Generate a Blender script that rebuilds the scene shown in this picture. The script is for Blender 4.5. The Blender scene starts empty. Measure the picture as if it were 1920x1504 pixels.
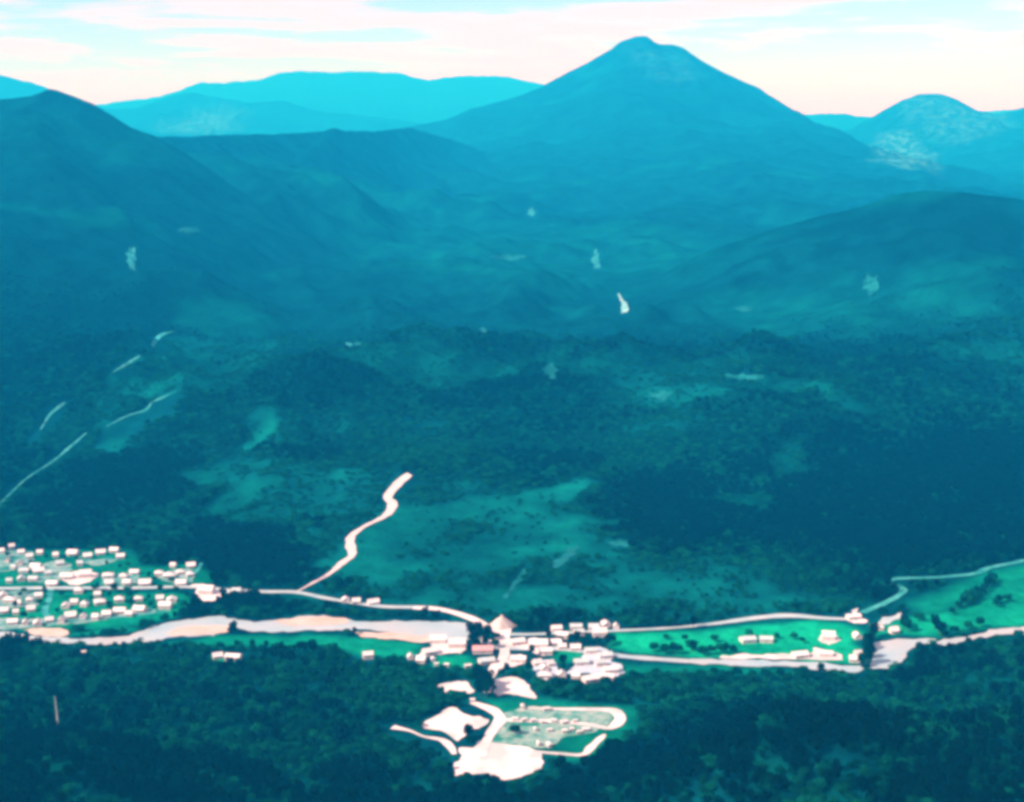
import bpy, bmesh, math, random
import numpy as np
from mathutils import Vector
from mathutils.geometry import delaunay_2d_cdt

random.seed(7)
RNG = np.random.default_rng(7)
SC = bpy.context.scene
COL = SC.collection
R = math.radians

# ------------------------------------------------------------------ camera
CAM_H = 550.0
F_PX = 2637.0                      # focal length in pixels of the 1920 x 1504 photograph
PITCH = R(11.2)
cam_data = bpy.data.cameras.new('camera')
cam_data.sensor_width = 36.0
cam_data.lens = 36.0 * F_PX / 1920.0
cam_data.clip_start = 1.0
cam_data.clip_end = 150000.0
cam = bpy.data.objects.new('camera', cam_data)
cam.location = (0, 0, CAM_H)
cam.rotation_euler = (math.pi / 2 - PITCH, 0, 0)
COL.objects.link(cam)
SC.camera = cam

# ------------------------------------------------------------------ sky, sun, exposure
SUN_EL, SUN_AZ = R(40), R(-115)    # azimuth measured from +Y (view direction) towards +X: from the left, a little behind
world = bpy.data.worlds.new('World')
SC.world = world
world.use_nodes = True
wn, wl = world.node_tree.nodes, world.node_tree.links
wn.clear()
w_out = wn.new('ShaderNodeOutputWorld')
w_bg = wn.new('ShaderNodeBackground')
w_bg.inputs['Strength'].default_value = 0.115
w_sky = wn.new('ShaderNodeTexSky')
w_sky.sky_type = 'NISHITA'
w_sky.sun_disc = False
w_sky.sun_elevation = SUN_EL
w_sky.sun_rotation = SUN_AZ
w_sky.altitude = 600
w_sky.dust_density = 0.1
w_sky.air_density = 0.8
w_sky.ozone_density = 4.0
# layered cloud: flat streaky sheets all round the sky
w_tc = wn.new('ShaderNodeTexCoord')
w_map = wn.new('ShaderNodeMapping')
w_map.inputs['Scale'].default_value = (2.2, 2.2, 12.0)
w_map.inputs['Location'].default_value = (5.3, 1.9, 1.1)
wl.new(w_tc.outputs['Generated'], w_map.inputs['Vector'])
w_n1 = wn.new('ShaderNodeTexNoise')
w_n1.inputs['Scale'].default_value = 2.6
w_n1.inputs['Detail'].default_value = 7
w_n1.inputs['Roughness'].default_value = 0.55
w_n1.inputs['Distortion'].default_value = 0.5
wl.new(w_map.outputs[0], w_n1.inputs['Vector'])
w_map2 = wn.new('ShaderNodeMapping')
w_map2.inputs['Scale'].default_value = (3.0, 3.0, 38.0)
w_map2.inputs['Location'].default_value = (1.7, 8.2, 0.3)
wl.new(w_tc.outputs['Generated'], w_map2.inputs['Vector'])
w_n2 = wn.new('ShaderNodeTexNoise')
w_n2.inputs['Scale'].default_value = 2.2
w_n2.inputs['Detail'].default_value = 5
w_n2.inputs['Distortion'].default_value = 0.4
wl.new(w_map2.outputs[0], w_n2.inputs['Vector'])
w_blend = wn.new('ShaderNodeMix')
w_blend.inputs['Factor'].default_value = 0.45
wl.new(w_n1.outputs['Fac'], w_blend.inputs[2])
wl.new(w_n2.outputs['Fac'], w_blend.inputs[3])
w_ramp = wn.new('ShaderNodeValToRGB')
w_ramp.color_ramp.elements[0].position = 0.46
w_ramp.color_ramp.elements[0].color = (0.0, 0.0, 0.0, 1)
w_ramp.color_ramp.elements[1].position = 0.56
wl.new(w_blend.outputs[0], w_ramp.inputs['Fac'])
w_mix = wn.new('ShaderNodeMix')
w_mix.data_type = 'RGBA'
wl.new(w_ramp.outputs['Color'], w_mix.inputs['Factor'])
wl.new(w_sky.outputs['Color'], w_mix.inputs[6])
w_mix.inputs[7].default_value = (6.8, 4.7, 5.1, 1)
wl.new(w_mix.outputs[2], w_bg.inputs['Color'])
wl.new(w_bg.outputs[0], w_out.inputs['Surface'])

sun_data = bpy.data.lights.new('sun', 'SUN')
sun_data.energy = 4.7
sun_data.angle = R(0.53)
sun_data.color = (1.0, 0.985, 0.97)
sun = bpy.data.objects.new('sun', sun_data)
to_sun = Vector((math.sin(SUN_AZ) * math.cos(SUN_EL), math.cos(SUN_AZ) * math.cos(SUN_EL), math.sin(SUN_EL)))
sun.rotation_euler = to_sun.to_track_quat('Z', 'Y').to_euler()
sun.location = to_sun * 3000
COL.objects.link(sun)

SC.view_settings.view_transform = 'Standard'
SC.view_settings.look = 'None'
SC.view_settings.exposure = 0.8
SC.view_settings.gamma = 1.0
SC.view_settings.use_curve_mapping = False
SC.cycles.use_denoising = True
SC.cycles.filter_width = 3.8       # a soft old lens
SC.cycles.max_bounces = 4
SC.cycles.diffuse_bounces = 2
SC.cycles.glossy_bounces = 1
SC.cycles.transmission_bounces = 1
SC.cycles.volume_bounces = 0
SC.cycles.caustics_reflective = False
SC.cycles.caustics_refractive = False

# ------------------------------------------------------------------ noise
_perm = RNG.permutation(256)
_perm = np.concatenate([_perm, _perm, _perm])
_ga = RNG.random(256) * 2 * np.pi
_gx, _gy = np.cos(_ga), np.sin(_ga)


def noise(x, y):
    xi, yi = np.floor(x).astype(np.int64), np.floor(y).astype(np.int64)
    xf, yf = x - xi, y - yi
    u, v = xf * xf * xf * (xf * (xf * 6 - 15) + 10), yf * yf * yf * (yf * (yf * 6 - 15) + 10)
    x0, x1, y0, y1 = xi & 255, (xi + 1) & 255, yi & 255, (yi + 1) & 255

    def g(ix, iy, dx, dy):
        h = _perm[_perm[ix] + iy]
        return _gx[h] * dx + _gy[h] * dy
    a = g(x0, y0, xf, yf); b = g(x1, y0, xf - 1, yf)
    c = g(x0, y1, xf, yf - 1); d = g(x1, y1, xf - 1, yf - 1)
    return ((a + u * (b - a)) * (1 - v) + (c + u * (d - c)) * v) * 1.5


def fbm(x, y, wave, octaves=4, gain=0.5, off=0.0):
    s, a = 0, 1.0
    f = 1.0 / wave
    for o in range(octaves):
        s = s + a * noise(x * f + off + o * 17.3, y * f + off * 1.7 + o * 9.1)
        a *= gain; f *= 2.03
    return s


def ridged(x, y, wave, octaves=4, off=0.0):
    s, a = 0, 1.0
    f = 1.0 / wave
    for o in range(octaves):
        s = s + a * (1 - 2 * np.abs(noise(x * f + off + o * 7.7, y * f - off + o * 3.3)))
        a *= 0.5; f *= 2.1
    return s


def sstep(a, b, x):
    t = np.clip((x - a) / (b - a), 0, 1)
    return t * t * (3 - 2 * t)


def smax(a, b, k):
    h = np.clip(0.5 + 0.5 * (a - b) / k, 0, 1)
    return b * (1 - h) + a * h + k * h * (1 - h)


# ------------------------------------------------------------------ sight lines
CP, SP = math.cos(PITCH), math.sin(PITCH)


def ray(px, py):
    cx, cy = (np.asarray(px, float) - 960) / F_PX, (752 - np.asarray(py, float)) / F_PX
    return cx, CP + cy * SP, -SP + cy * CP      # direction, not normalised


def at_depth(px, py, Y):
    dx, dy, dz = ray(px, py)
    t = Y / dy
    return dx * t, Y, CAM_H + dz * t


# ------------------------------------------------------------------ terrain
def crest(pts, Y, l_front, l_back, gully=0.0, wave=900.0, off=0.0):
    p = np.array(pts, float)
    Yc = np.array(Y, float) if np.ndim(Y) else np.full(len(p), float(Y))
    x, _, z = at_depth(p[:, 0], p[:, 1], Yc)
    return dict(x=x, z=z, y=Yc, lf=l_front, lb=l_back, gully=gully, wave=wave, off=off)


RIDGES = [
    # left shoulder hill
    crest([(-900, 330), (-300, 235), (0, 186), (60, 180), (95, 167), (130, 178), (170, 192), (205, 215), (240, 238), (290, 256), (350, 290), (430, 345),
           (540, 420)],
          4700, 1600, 1000, gully=46, wave=700, off=3.0),
    # right near hill
    crest([(1180, 520), (1300, 480), (1420, 440), (1520, 410), (1620, 388), (1680, 366), (1730, 358), (1800, 359), (1920, 376), (2100, 400), (2500, 380)],
          3900, 1000, 700, gully=30, wave=600, off=8.0),
    # level saddle before the peak
    crest([(-600, 260), (100, 266), (250, 256), (330, 256), (420, 253), (520, 251), (610, 246), (625, 238), (645, 245), (700, 246), (770, 239), (850, 262), (980, 310), (1150, 370), (1400, 430)],
          [5000, 5200, 5400, 5600, 5900, 6300, 6800, 6900, 7000, 7500, 8200, 9000, 9600, 10200, 10500], 2900, 1800, gully=60, wave=800, off=12.0),
    # the great peak
    crest([(500, 330), (650, 262), (760, 238), (830, 226), (885, 204), (960, 185), (1010, 166), (1060, 138), (1100, 118), (1145, 93), (1165, 77),
           (1188, 68), (1212, 68), (1232, 82), (1262, 84), (1282, 90), (1320, 116), (1370, 142), (1425, 166), (1470, 196), (1520, 225),
           (1590, 275), (1680, 322), (1780, 360), (2000, 420)],
          12500, 3000, 2000, gully=60, wave=1150, off=21.0),
    # rocky mountain on the right
    crest([(1380, 300), (1500, 262), (1595, 243), (1640, 216), (1690, 188), (1725, 176), (1765, 175), (1795, 187), (1830, 206), (1870, 215), (1900, 207), (1930, 198), (2050, 160), (2300, 190), (2700, 250)],
          15500, 2800, 2500, gully=80, wave=1200, off=27.0),
    # blue hills behind the left shoulder
    crest([(-700, 210), (-300, 120), (-60, 132), (20, 143), (60, 152), (120, 180), (200, 205), (260, 200), (320, 180), (362, 171), (410, 180), (470, 194),
           (530, 186), (600, 208), (680, 217), (760, 226), (860, 240), (1100, 262)],
          19500, 3000, 2600, gully=100, wave=1700, off=33.0),
    crest([(1300, 260), (1480, 226), (1540, 209), (1580, 213), (1640, 224), (1800, 250)], 23000, 3200, 3000, gully=90, wave=2000, off=39.0),
    # palest far range
    crest([(-1500, 190), (-700, 175), (-200, 190), (180, 196), (300, 178), (378, 154), (420, 152), (480, 150), (520, 138), (590, 131), (680, 133), (745, 138),
           (800, 152), (850, 142), (930, 138), (1000, 152), (1100, 175), (1300, 205), (1600, 216), (1900, 205), (2300, 190), (3000, 200)],
          27500, 4000, 4000, gully=110, wave=3500, off=45.0),
]
NS_X = np.array([-2500, -900, -640, -300, -150, -60, 60, 130, 170, 350, 560, 900, 2500.])
S_Y = np.array([1500, 1450, 1425, 1340, 1200, 1120, 1120, 1180, 1320, 1370, 1470, 1540, 1700.])
NN_X = np.array([-2500, -900, -620, -330, -160, -40, 100, 320, 410, 470, 620, 900, 2500.])
N_Y = np.array([1800, 1800, 1770, 1665, 1600, 1540, 1530, 1550, 1590, 1660, 1740, 1800, 1900.])
NEAR_T = np.array([-1, 0, 100, 300, 500, 700, 1000, 1500, 4000.])
NEAR_Z = np.array([0, 0, 7, 50, 100, 170, 330, 545, 900.])
FAR_T = np.array([-1, 0, 40, 150, 300, 550, 1000, 1600, 2500, 4000, 5600, 9000, 15000, 90000.])
FAR_Z = np.array([0, 0, 2, 10, 19, 30, 46, 62, 76, 94, 104, 120, 130, 130.])


def gauss(x, y, cx, cy, sx, sy, rot=0.0):
    c, s = math.cos(rot), math.sin(rot)
    u, v = (x - cx) * c + (y - cy) * s, -(x - cx) * s + (y - cy) * c
    return np.exp(-0.5 * ((u / sx) ** 2 + (v / sy) ** 2))


def smooth_interp(v, xs, ys, w):
    return (np.interp(v - w, xs, ys) + np.interp(v, xs, ys) * 2 + np.interp(v + w, xs, ys)) / 4


def height(x, y):
    x = np.asarray(x, float); y = np.asarray(y, float)
    S = smooth_interp(x, NS_X, S_Y, 40)
    N = smooth_interp(x, NN_X, N_Y, 40)
    wob = fbm(x, y, 260, 3, off=2.2) * 22
    near = smooth_interp(S - y + wob * sstep(0, 120, S - y), NEAR_T, NEAR_Z, 30)
    far = smooth_interp(y - N + wob * sstep(0, 120, y - N), FAR_T, FAR_Z, 40)
    z = near + far
    # foreground knolls
    z = z + 62 * gauss(x, y, 165, 925, 95, 85) + 40 * gauss(x, y, 420, 930, 110, 90) + 26 * gauss(x, y, -250, 960, 170, 70)
    z = z + 22 * gauss(x, y, -420, 1130, 140, 60)
    nmask = sstep(1600, 1750, y)
    # hills north of the valley
    z = z + nmask * (54 * gauss(x, y, -190, 1890, 210, 85) + 34 * gauss(x, y, -352, 1800, 80, 65) + 32 * gauss(x, y, 110, 1885, 150, 80)
                     + 56 * gauss(x, y, -230, 2270, 250, 105) + 60 * gauss(x, y, 290, 2520, 430, 130, -0.10) + 66 * gauss(x, y, 570, 2130, 210, 150)
                     + 34 * gauss(x, y, 930, 2400, 260, 200) + 70 * gauss(x, y, -650, 2330, 200, 170, -0.4) + 62 * gauss(x, y, -1200, 3300, 330, 560, -0.5)
                     + 46 * gauss(x, y, 420, 1800, 110, 60, 0.2) * 0.5 - 14 * gauss(x, y, 60, 3020, 900, 120))
    rough = sstep(1, 28, near + far)
    z = z + rough * (fbm(x, y, 430, 4, off=5.0) * 20 * (0.4 + 0.6 * sstep(1700, 2300, y)) + ridged(x * 0.9 - y * 0.45, (y * 0.9 + x * 0.45) * 0.5, 560, 4, off=1.0) * 42 * sstep(1750, 2600, y) + (ridged(x + 0.35 * y, y * 0.35, 250, 3, off=14.0) - 0.6) * 18 * sstep(1640, 1850, y) * (1 - 0.5 * sstep(2600, 5600, y)))
    zb = z
    for i, r in enumerate(RIDGES):
        dy0 = y - np.interp(x, r['x'], r['y'])
        ad = np.abs(dy0)
        warp = fbm(x, y, r['wave'] * 1.3, 3, off=r['off']) * np.minimum(ad * 0.18, r['wave'] * 0.5)
        xw = x + warp
        Zc = np.interp(xw, r['x'], r['z'])
        dy = y - np.interp(xw, r['x'], r['y'])
        dd = np.sqrt(dy * dy + 900) - 30
        b0 = 100.0
        zc = b0 + (Zc - b0) * np.where(dy < 0, np.exp(-dd / r['lf']), np.exp(-dd / r['lb']))
        if i in (0, 2): zc = b0 + (zc - b0) * sstep(1750, 3500, y)
        lift = sstep(0, 120, zc - b0)
        zc = zc + lift * ((ridged(x, y, r['wave'], 4, off=r['off']) - 1.25) * r['gully'] * sstep(0, r['wave'] * 0.6, ad)
                          + fbm(x, y, 120, 3, off=r['off'] + 4) * (3 + 3 * (r['y'][0] > 6000)) + (fbm(x, y, 1100, 5, gain=0.6, off=r['off'] + 9) * 45 if r['y'][0] > 20000 else 0)) - (1 - lift) * 60
        # fade at both ends so that a ridge never stops in a cliff
        zc = zc - 0.5 * np.maximum(0, r['x'][0] - x) - 0.5 * np.maximum(0, x - r['x'][-1])
        zb = smax(zc, zb, 26)
    flat = 1 - sstep(0.0, 25.0, near + far)
    return zb + flat * fbm(x, y, 90, 2, off=9.0) * 0.5


def ground_points(pxy):
    """sight line -> first point of the terrain it meets"""
    pxy = np.atleast_2d(np.array(pxy, float))
    dx, dy, dz = ray(pxy[:, 0], pxy[:, 1])
    ys = np.concatenate([np.arange(650, 3200, 9.0), np.geomspace(3200, 60000, 460)])
    out = np.zeros((len(pxy), 3))
    for s in range(0, len(pxy), 400):
        sl = slice(s, s + 400)
        T = ys[None, :] / dy[sl, None]
        X = dx[sl, None] * T
        Z = CAM_H + dz[sl, None] * T
        Hh = height(X.ravel(), np.broadcast_to(ys, X.shape).ravel()).reshape(X.shape)
        below = Z < Hh
        idx = np.where(below.any(1), below.argmax(1), len(ys) - 1)
        lo, hi = ys[np.maximum(idx - 1, 0)], ys[idx]
        for _ in range(14):
            mid = (lo + hi) / 2
            t = mid / dy[sl]
            b = (CAM_H + dz[sl] * t) < height(dx[sl] * t, mid)
            hi = np.where(b, mid, hi); lo = np.where(b, lo, mid)
        t = hi / dy[sl]
        out[sl, 0] = dx[sl] * t; out[sl, 1] = hi
    out[:, 2] = height(out[:, 0], out[:, 1])
    return out


# ------------------------------------------------------------------ materials
def new_mat(name):
    m = bpy.data.materials.new(name)
    m.use_nodes = True
    n, l = m.node_tree.nodes, m.node_tree.links
    b = n['Principled BSDF']
    b.inputs['Roughness'].default_value = 0.9
    b.inputs['Specular IOR Level'].default_value = 0.1
    return m, n, l, b


def noisy(name, c1, c2, scale, rough=0.9, spec=0.05, detail=6, c3=None, scale3=None, lo=0.35, hi=0.65):
    """two colours mottled over the surface, in metres"""
    m, n, l, b = new_mat(name)
    b.inputs['Roughness'].default_value = rough
    b.inputs['Specular IOR Level'].default_value = spec
    geo = n.new('ShaderNodeNewGeometry')
    t = n.new('ShaderNodeTexNoise')
    t.inputs['Scale'].default_value = scale
    t.inputs['Detail'].default_value = detail
    t.inputs['Roughness'].default_value = 0.6
    l.new(geo.outputs['Position'], t.inputs['Vector'])
    r = n.new('ShaderNodeValToRGB')
    r.color_ramp.elements[0].position = lo; r.color_ramp.elements[0].color = (*c1, 1)
    r.color_ramp.elements[1].position = hi; r.color_ramp.elements[1].color = (*c2, 1)
    l.new(t.outputs['Fac'], r.inputs['Fac'])
    outc = r.outputs['Color']
    if c3:
        t3 = n.new('ShaderNodeTexNoise')
        t3.inputs['Scale'].default_value = scale3; t3.inputs['Detail'].default_value = 4
        l.new(geo.outputs['Position'], t3.inputs['Vector'])
        r3 = n.new('ShaderNodeMapRange')
        r3.inputs['From Min'].default_value = 0.5; r3.inputs['From Max'].default_value = 0.62
        l.new(t3.outputs['Fac'], r3.inputs['Value'])
        mx = n.new('ShaderNodeMix'); mx.data_type = 'RGBA'
        l.new(r3.outputs['Result'], mx.inputs['Factor'])
        l.new(outc, mx.inputs[6]); mx.inputs[7].default_value = (*c3, 1)
        outc = mx.outputs[2]
    l.new(outc, b.inputs['Base Color'])
    return m


def ground_material():
    m, n, l, b = new_mat('ground_cover')
    b.inputs['Specular IOR Level'].default_value = 0.0
    geo = n.new('ShaderNodeNewGeometry')

    def nz(scale, detail, rough=0.6):
        t = n.new('ShaderNodeTexNoise')
        t.inputs['Scale'].default_value = scale; t.inputs['Detail'].default_value = detail; t.inputs['Roughness'].default_value = rough
        l.new(geo.outputs['Position'], t.inputs['Vector'])
        return t.outputs['Fac']

    def ramp(fac, c1, c2, lo, hi):
        r = n.new('ShaderNodeValToRGB')
        r.color_ramp.elements[0].position = lo; r.color_ramp.elements[0].color = (*c1, 1)
        r.color_ramp.elements[1].position = hi; r.color_ramp.elements[1].color = (*c2, 1)
        l.new(fac, r.inputs['Fac'])
        return r.outputs['Color']

    def mix(fac, a, c):
        x = n.new('ShaderNodeMix'); x.data_type = 'RGBA'
        l.new(fac, x.inputs['Factor']); l.new(a, x.inputs[6]); l.new(c, x.inputs[7])
        return x.outputs[2]

    def attr(name):
        a = n.new('ShaderNodeAttribute'); a.attribute_name = name
        return a.outputs['Fac']
    wood = ramp(nz(0.010, 12, 0.76), (0.0003, 0.006, 0.011), (0.0015, 0.058, 0.070), 0.36, 0.64)
    grass = ramp(nz(0.009, 10, 0.72), (0.001, 0.045, 0.042), (0.004, 0.210, 0.155), 0.35, 0.63)
    field = ramp(nz(0.018, 10, 0.74), (0.001, 0.130, 0.076), (0.006, 0.380, 0.190), 0.32, 0.60)
    rock = ramp(nz(0.014, 7), (0.006, 0.06, 0.065), (0.07, 0.27, 0.28), 0.44, 0.64)
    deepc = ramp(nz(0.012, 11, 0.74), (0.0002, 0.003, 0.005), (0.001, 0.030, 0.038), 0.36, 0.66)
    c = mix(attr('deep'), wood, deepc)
    c = mix(attr('meadow'), c, grass)
    c = mix(attr('field'), c, field)
    c = mix(attr('rock'), c, rock)
    l.new(c, b.inputs['Base Color'])
    bp = n.new('ShaderNodeBump')
    bp.inputs['Strength'].default_value = 0.9; bp.inputs['Distance'].default_value = 6.0
    l.new(nz(0.06, 5, 0.7), bp.inputs['Height'])
    l.new(bp.outputs['Normal'], b.inputs['Normal'])
    return m


def leaf_material(name, c1, c2):
    m, n, l, b = new_mat(name)
    b.inputs['Specular IOR Level'].default_value = 0.0
    oi = n.new('ShaderNodeObjectInfo')
    geo = n.new('ShaderNodeNewGeometry')
    t = n.new('ShaderNodeTexNoise')
    t.inputs['Scale'].default_value = 0.35; t.inputs['Detail'].default_value = 3
    l.new(geo.outputs['Position'], t.inputs['Vector'])
    ad = n.new('ShaderNodeMath'); ad.operation = 'ADD'
    l.new(oi.outputs['Random'], ad.inputs[0]); l.new(t.outputs['Fac'], ad.inputs[1])
    r = n.new('ShaderNodeValToRGB')
    r.color_ramp.elements[0].position = 0.35; r.color_ramp.elements[0].color = (*c1, 1)
    r.color_ramp.elements[1].position = 0.95; r.color_ramp.elements[1].color = (*c2, 1)
    hf = n.new('ShaderNodeMath'); hf.operation = 'MULTIPLY'; hf.inputs[1].default_value = 0.6
    l.new(ad.outputs[0], hf.inputs[0]); l.new(hf.outputs[0], r.inputs['Fac'])
    l.new(r.outputs['Color'], b.inputs['Base Color'])
    return m


M = {
    'ground': ground_material(),
    'leaf_dark': leaf_material('dark_leaves', (0.0005, 0.018, 0.013), (0.002, 0.042, 0.027)),
    'leaf_mid': leaf_material('mid_leaves', (0.001, 0.034, 0.020), (0.004, 0.094, 0.048)),
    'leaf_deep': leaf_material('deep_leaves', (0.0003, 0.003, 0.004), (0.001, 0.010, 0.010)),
    'bark': noisy('bark', (0.03, 0.03, 0.028), (0.07, 0.06, 0.05), 1.5),
    'bleached': noisy('bleached_wood', (0.35, 0.38, 0.36), (0.5, 0.52, 0.5), 0.8),
    'gravel': noisy('white_gravel', (0.66, 0.52, 0.50), (0.76, 0.60, 0.575), 0.05, c3=(0.50, 0.44, 0.42), scale3=0.035),
    'scar': noisy('fresh_cut_earth', (0.56, 0.45, 0.43), (0.66, 0.51, 0.48), 0.08),
    'dirt_road': noisy('pale_dirt', (0.32, 0.39, 0.41), (0.46, 0.45, 0.45), 0.05),
    'track': noisy('faint_track', (0.006, 0.15, 0.14), (0.07, 0.34, 0.31), 0.08),
    'river': noisy('shallow_silty_water', (0.30, 0.38, 0.41), (0.44, 0.43, 0.44), 0.018, rough=0.45, spec=0.4, c3=(0.42, 0.39, 0.39), scale3=0.012),
    'sand': noisy('tan_sand', (0.50, 0.34, 0.27), (0.58, 0.42, 0.36), 0.05),
    'plot': noisy('thin_pale_grass', (0.07, 0.24, 0.19), (0.34, 0.36, 0.32), 0.11, c3=(0.02, 0.17, 0.12), scale3=0.06),
    'worn': noisy('worn_town_ground', (0.03, 0.20, 0.17), (0.34, 0.37, 0.35), 0.10, c3=(0.01, 0.15, 0.12), scale3=0.05),
    'concrete': noisy('pale_lilac_hardstanding', (0.36, 0.42, 0.48), (0.55, 0.50, 0.54), 0.05),
    'clearing': noisy('bare_clearing', (0.003, 0.10, 0.10), (0.04, 0.30, 0.30), 0.05),
    'bright_clearing': noisy('chalky_clearing', (0.10, 0.38, 0.37), (0.34, 0.46, 0.45), 0.03),
    'scree': noisy('pale_scree', (0.001, 0.06, 0.06), (0.010, 0.15, 0.145), 0.06),
    'roof_white': noisy('white_sheet_roof', (0.58, 0.50, 0.49), (0.70, 0.58, 0.56), 0.25, rough=0.6, spec=0.3),
    'roof_grey': noisy('weathered_grey_roof', (0.38, 0.42, 0.42), (0.55, 0.52, 0.52), 0.3, rough=0.7),
    'roof_red': noisy('faded_red_roof', (0.58, 0.25, 0.25), (0.64, 0.33, 0.32), 0.3, rough=0.7),
    'wall_white': noisy('whitewashed_wall', (0.62, 0.48, 0.45), (0.70, 0.54, 0.51), 0.5),
    'pane': noisy('dark_window', (0.02, 0.03, 0.04), (0.05, 0.06, 0.07), 0.8, rough=0.2, spec=0.5),
    'timber': noisy('weathered_timber', (0.14, 0.13, 0.12), (0.25, 0.22, 0.20), 2.0),
    'heap': noisy('pink_gravel', (0.44, 0.33, 0.30), (0.62, 0.47, 0.43), 0.25),
    'rail': noisy('pale_concrete', (0.55, 0.52, 0.50), (0.68, 0.62, 0.59), 0.4),
}


# ------------------------------------------------------------------ object helpers
def tag(o, label=None, cat=None, group=None, kind=None):
    if label: o['label'] = label
    if cat: o['category'] = cat
    if group: o['group'] = group
    if kind: o['kind'] = kind
    return o


def mesh_obj(name, verts, faces, mat, parent=None, smooth=False):
    me = bpy.data.meshes.new(name)
    me.from_pydata([tuple(map(float, v)) for v in verts], [], [tuple(map(int, f)) for f in faces])
    if mat: me.materials.append(M[mat])
    if smooth:
        me.polygons.foreach_set('use_smooth', [True] * len(me.polygons))
    o = bpy.data.objects.new(name, me)
    COL.objects.link(o)
    o.parent = parent
    return o


def empty(name, loc, rz=0.0, scale=1.0):
    o = bpy.data.objects.new(name, None)
    COL.objects.link(o)
    o.location = loc; o.rotation_euler = (0, 0, rz)
    o.scale = (scale,) * 3 if not hasattr(scale, '__len__') else scale
    o.empty_display_size = 2
    return o


def copy_tree(root):
    r = root.copy(); COL.objects.link(r)
    for ch in root.children:
        c = ch.copy(); COL.objects.link(c); c.parent = r
        for g in ch.children:
            d = g.copy(); COL.objects.link(d); d.parent = c
    return r


# ------------------------------------------------------------------ outlines of what lies on the ground (sight lines -> ground)
def dens_line(pts, n=6):
    p = np.array(pts, float)
    P = np.vstack([2 * p[0] - p[1], p, 2 * p[-1] - p[-2]])
    out = []
    for i in range(1, len(P) - 2):
        for k in range(n):
            t = k / n
            a, b, c, d = P[i - 1], P[i], P[i + 1], P[i + 2]
            out.append(0.5 * (2 * b + (c - a) * t + (2 * a - 5 * b + 4 * c - d) * t * t + (3 * b - a - 3 * c + d) * t ** 3))
    out.append(P[-2])
    return np.array(out)


def blob(cx, cy, rx, ry, seed, n=18, jag=0.5):
    rs = np.random.default_rng(seed)
    a = np.linspace(0, 2 * np.pi, n, endpoint=False)
    r = 1 + rs.uniform(-jag, jag, n)
    return [(cx + rx * math.cos(t) * q, cy - ry * math.sin(t) * q) for t, q in zip(a, r)]


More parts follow.
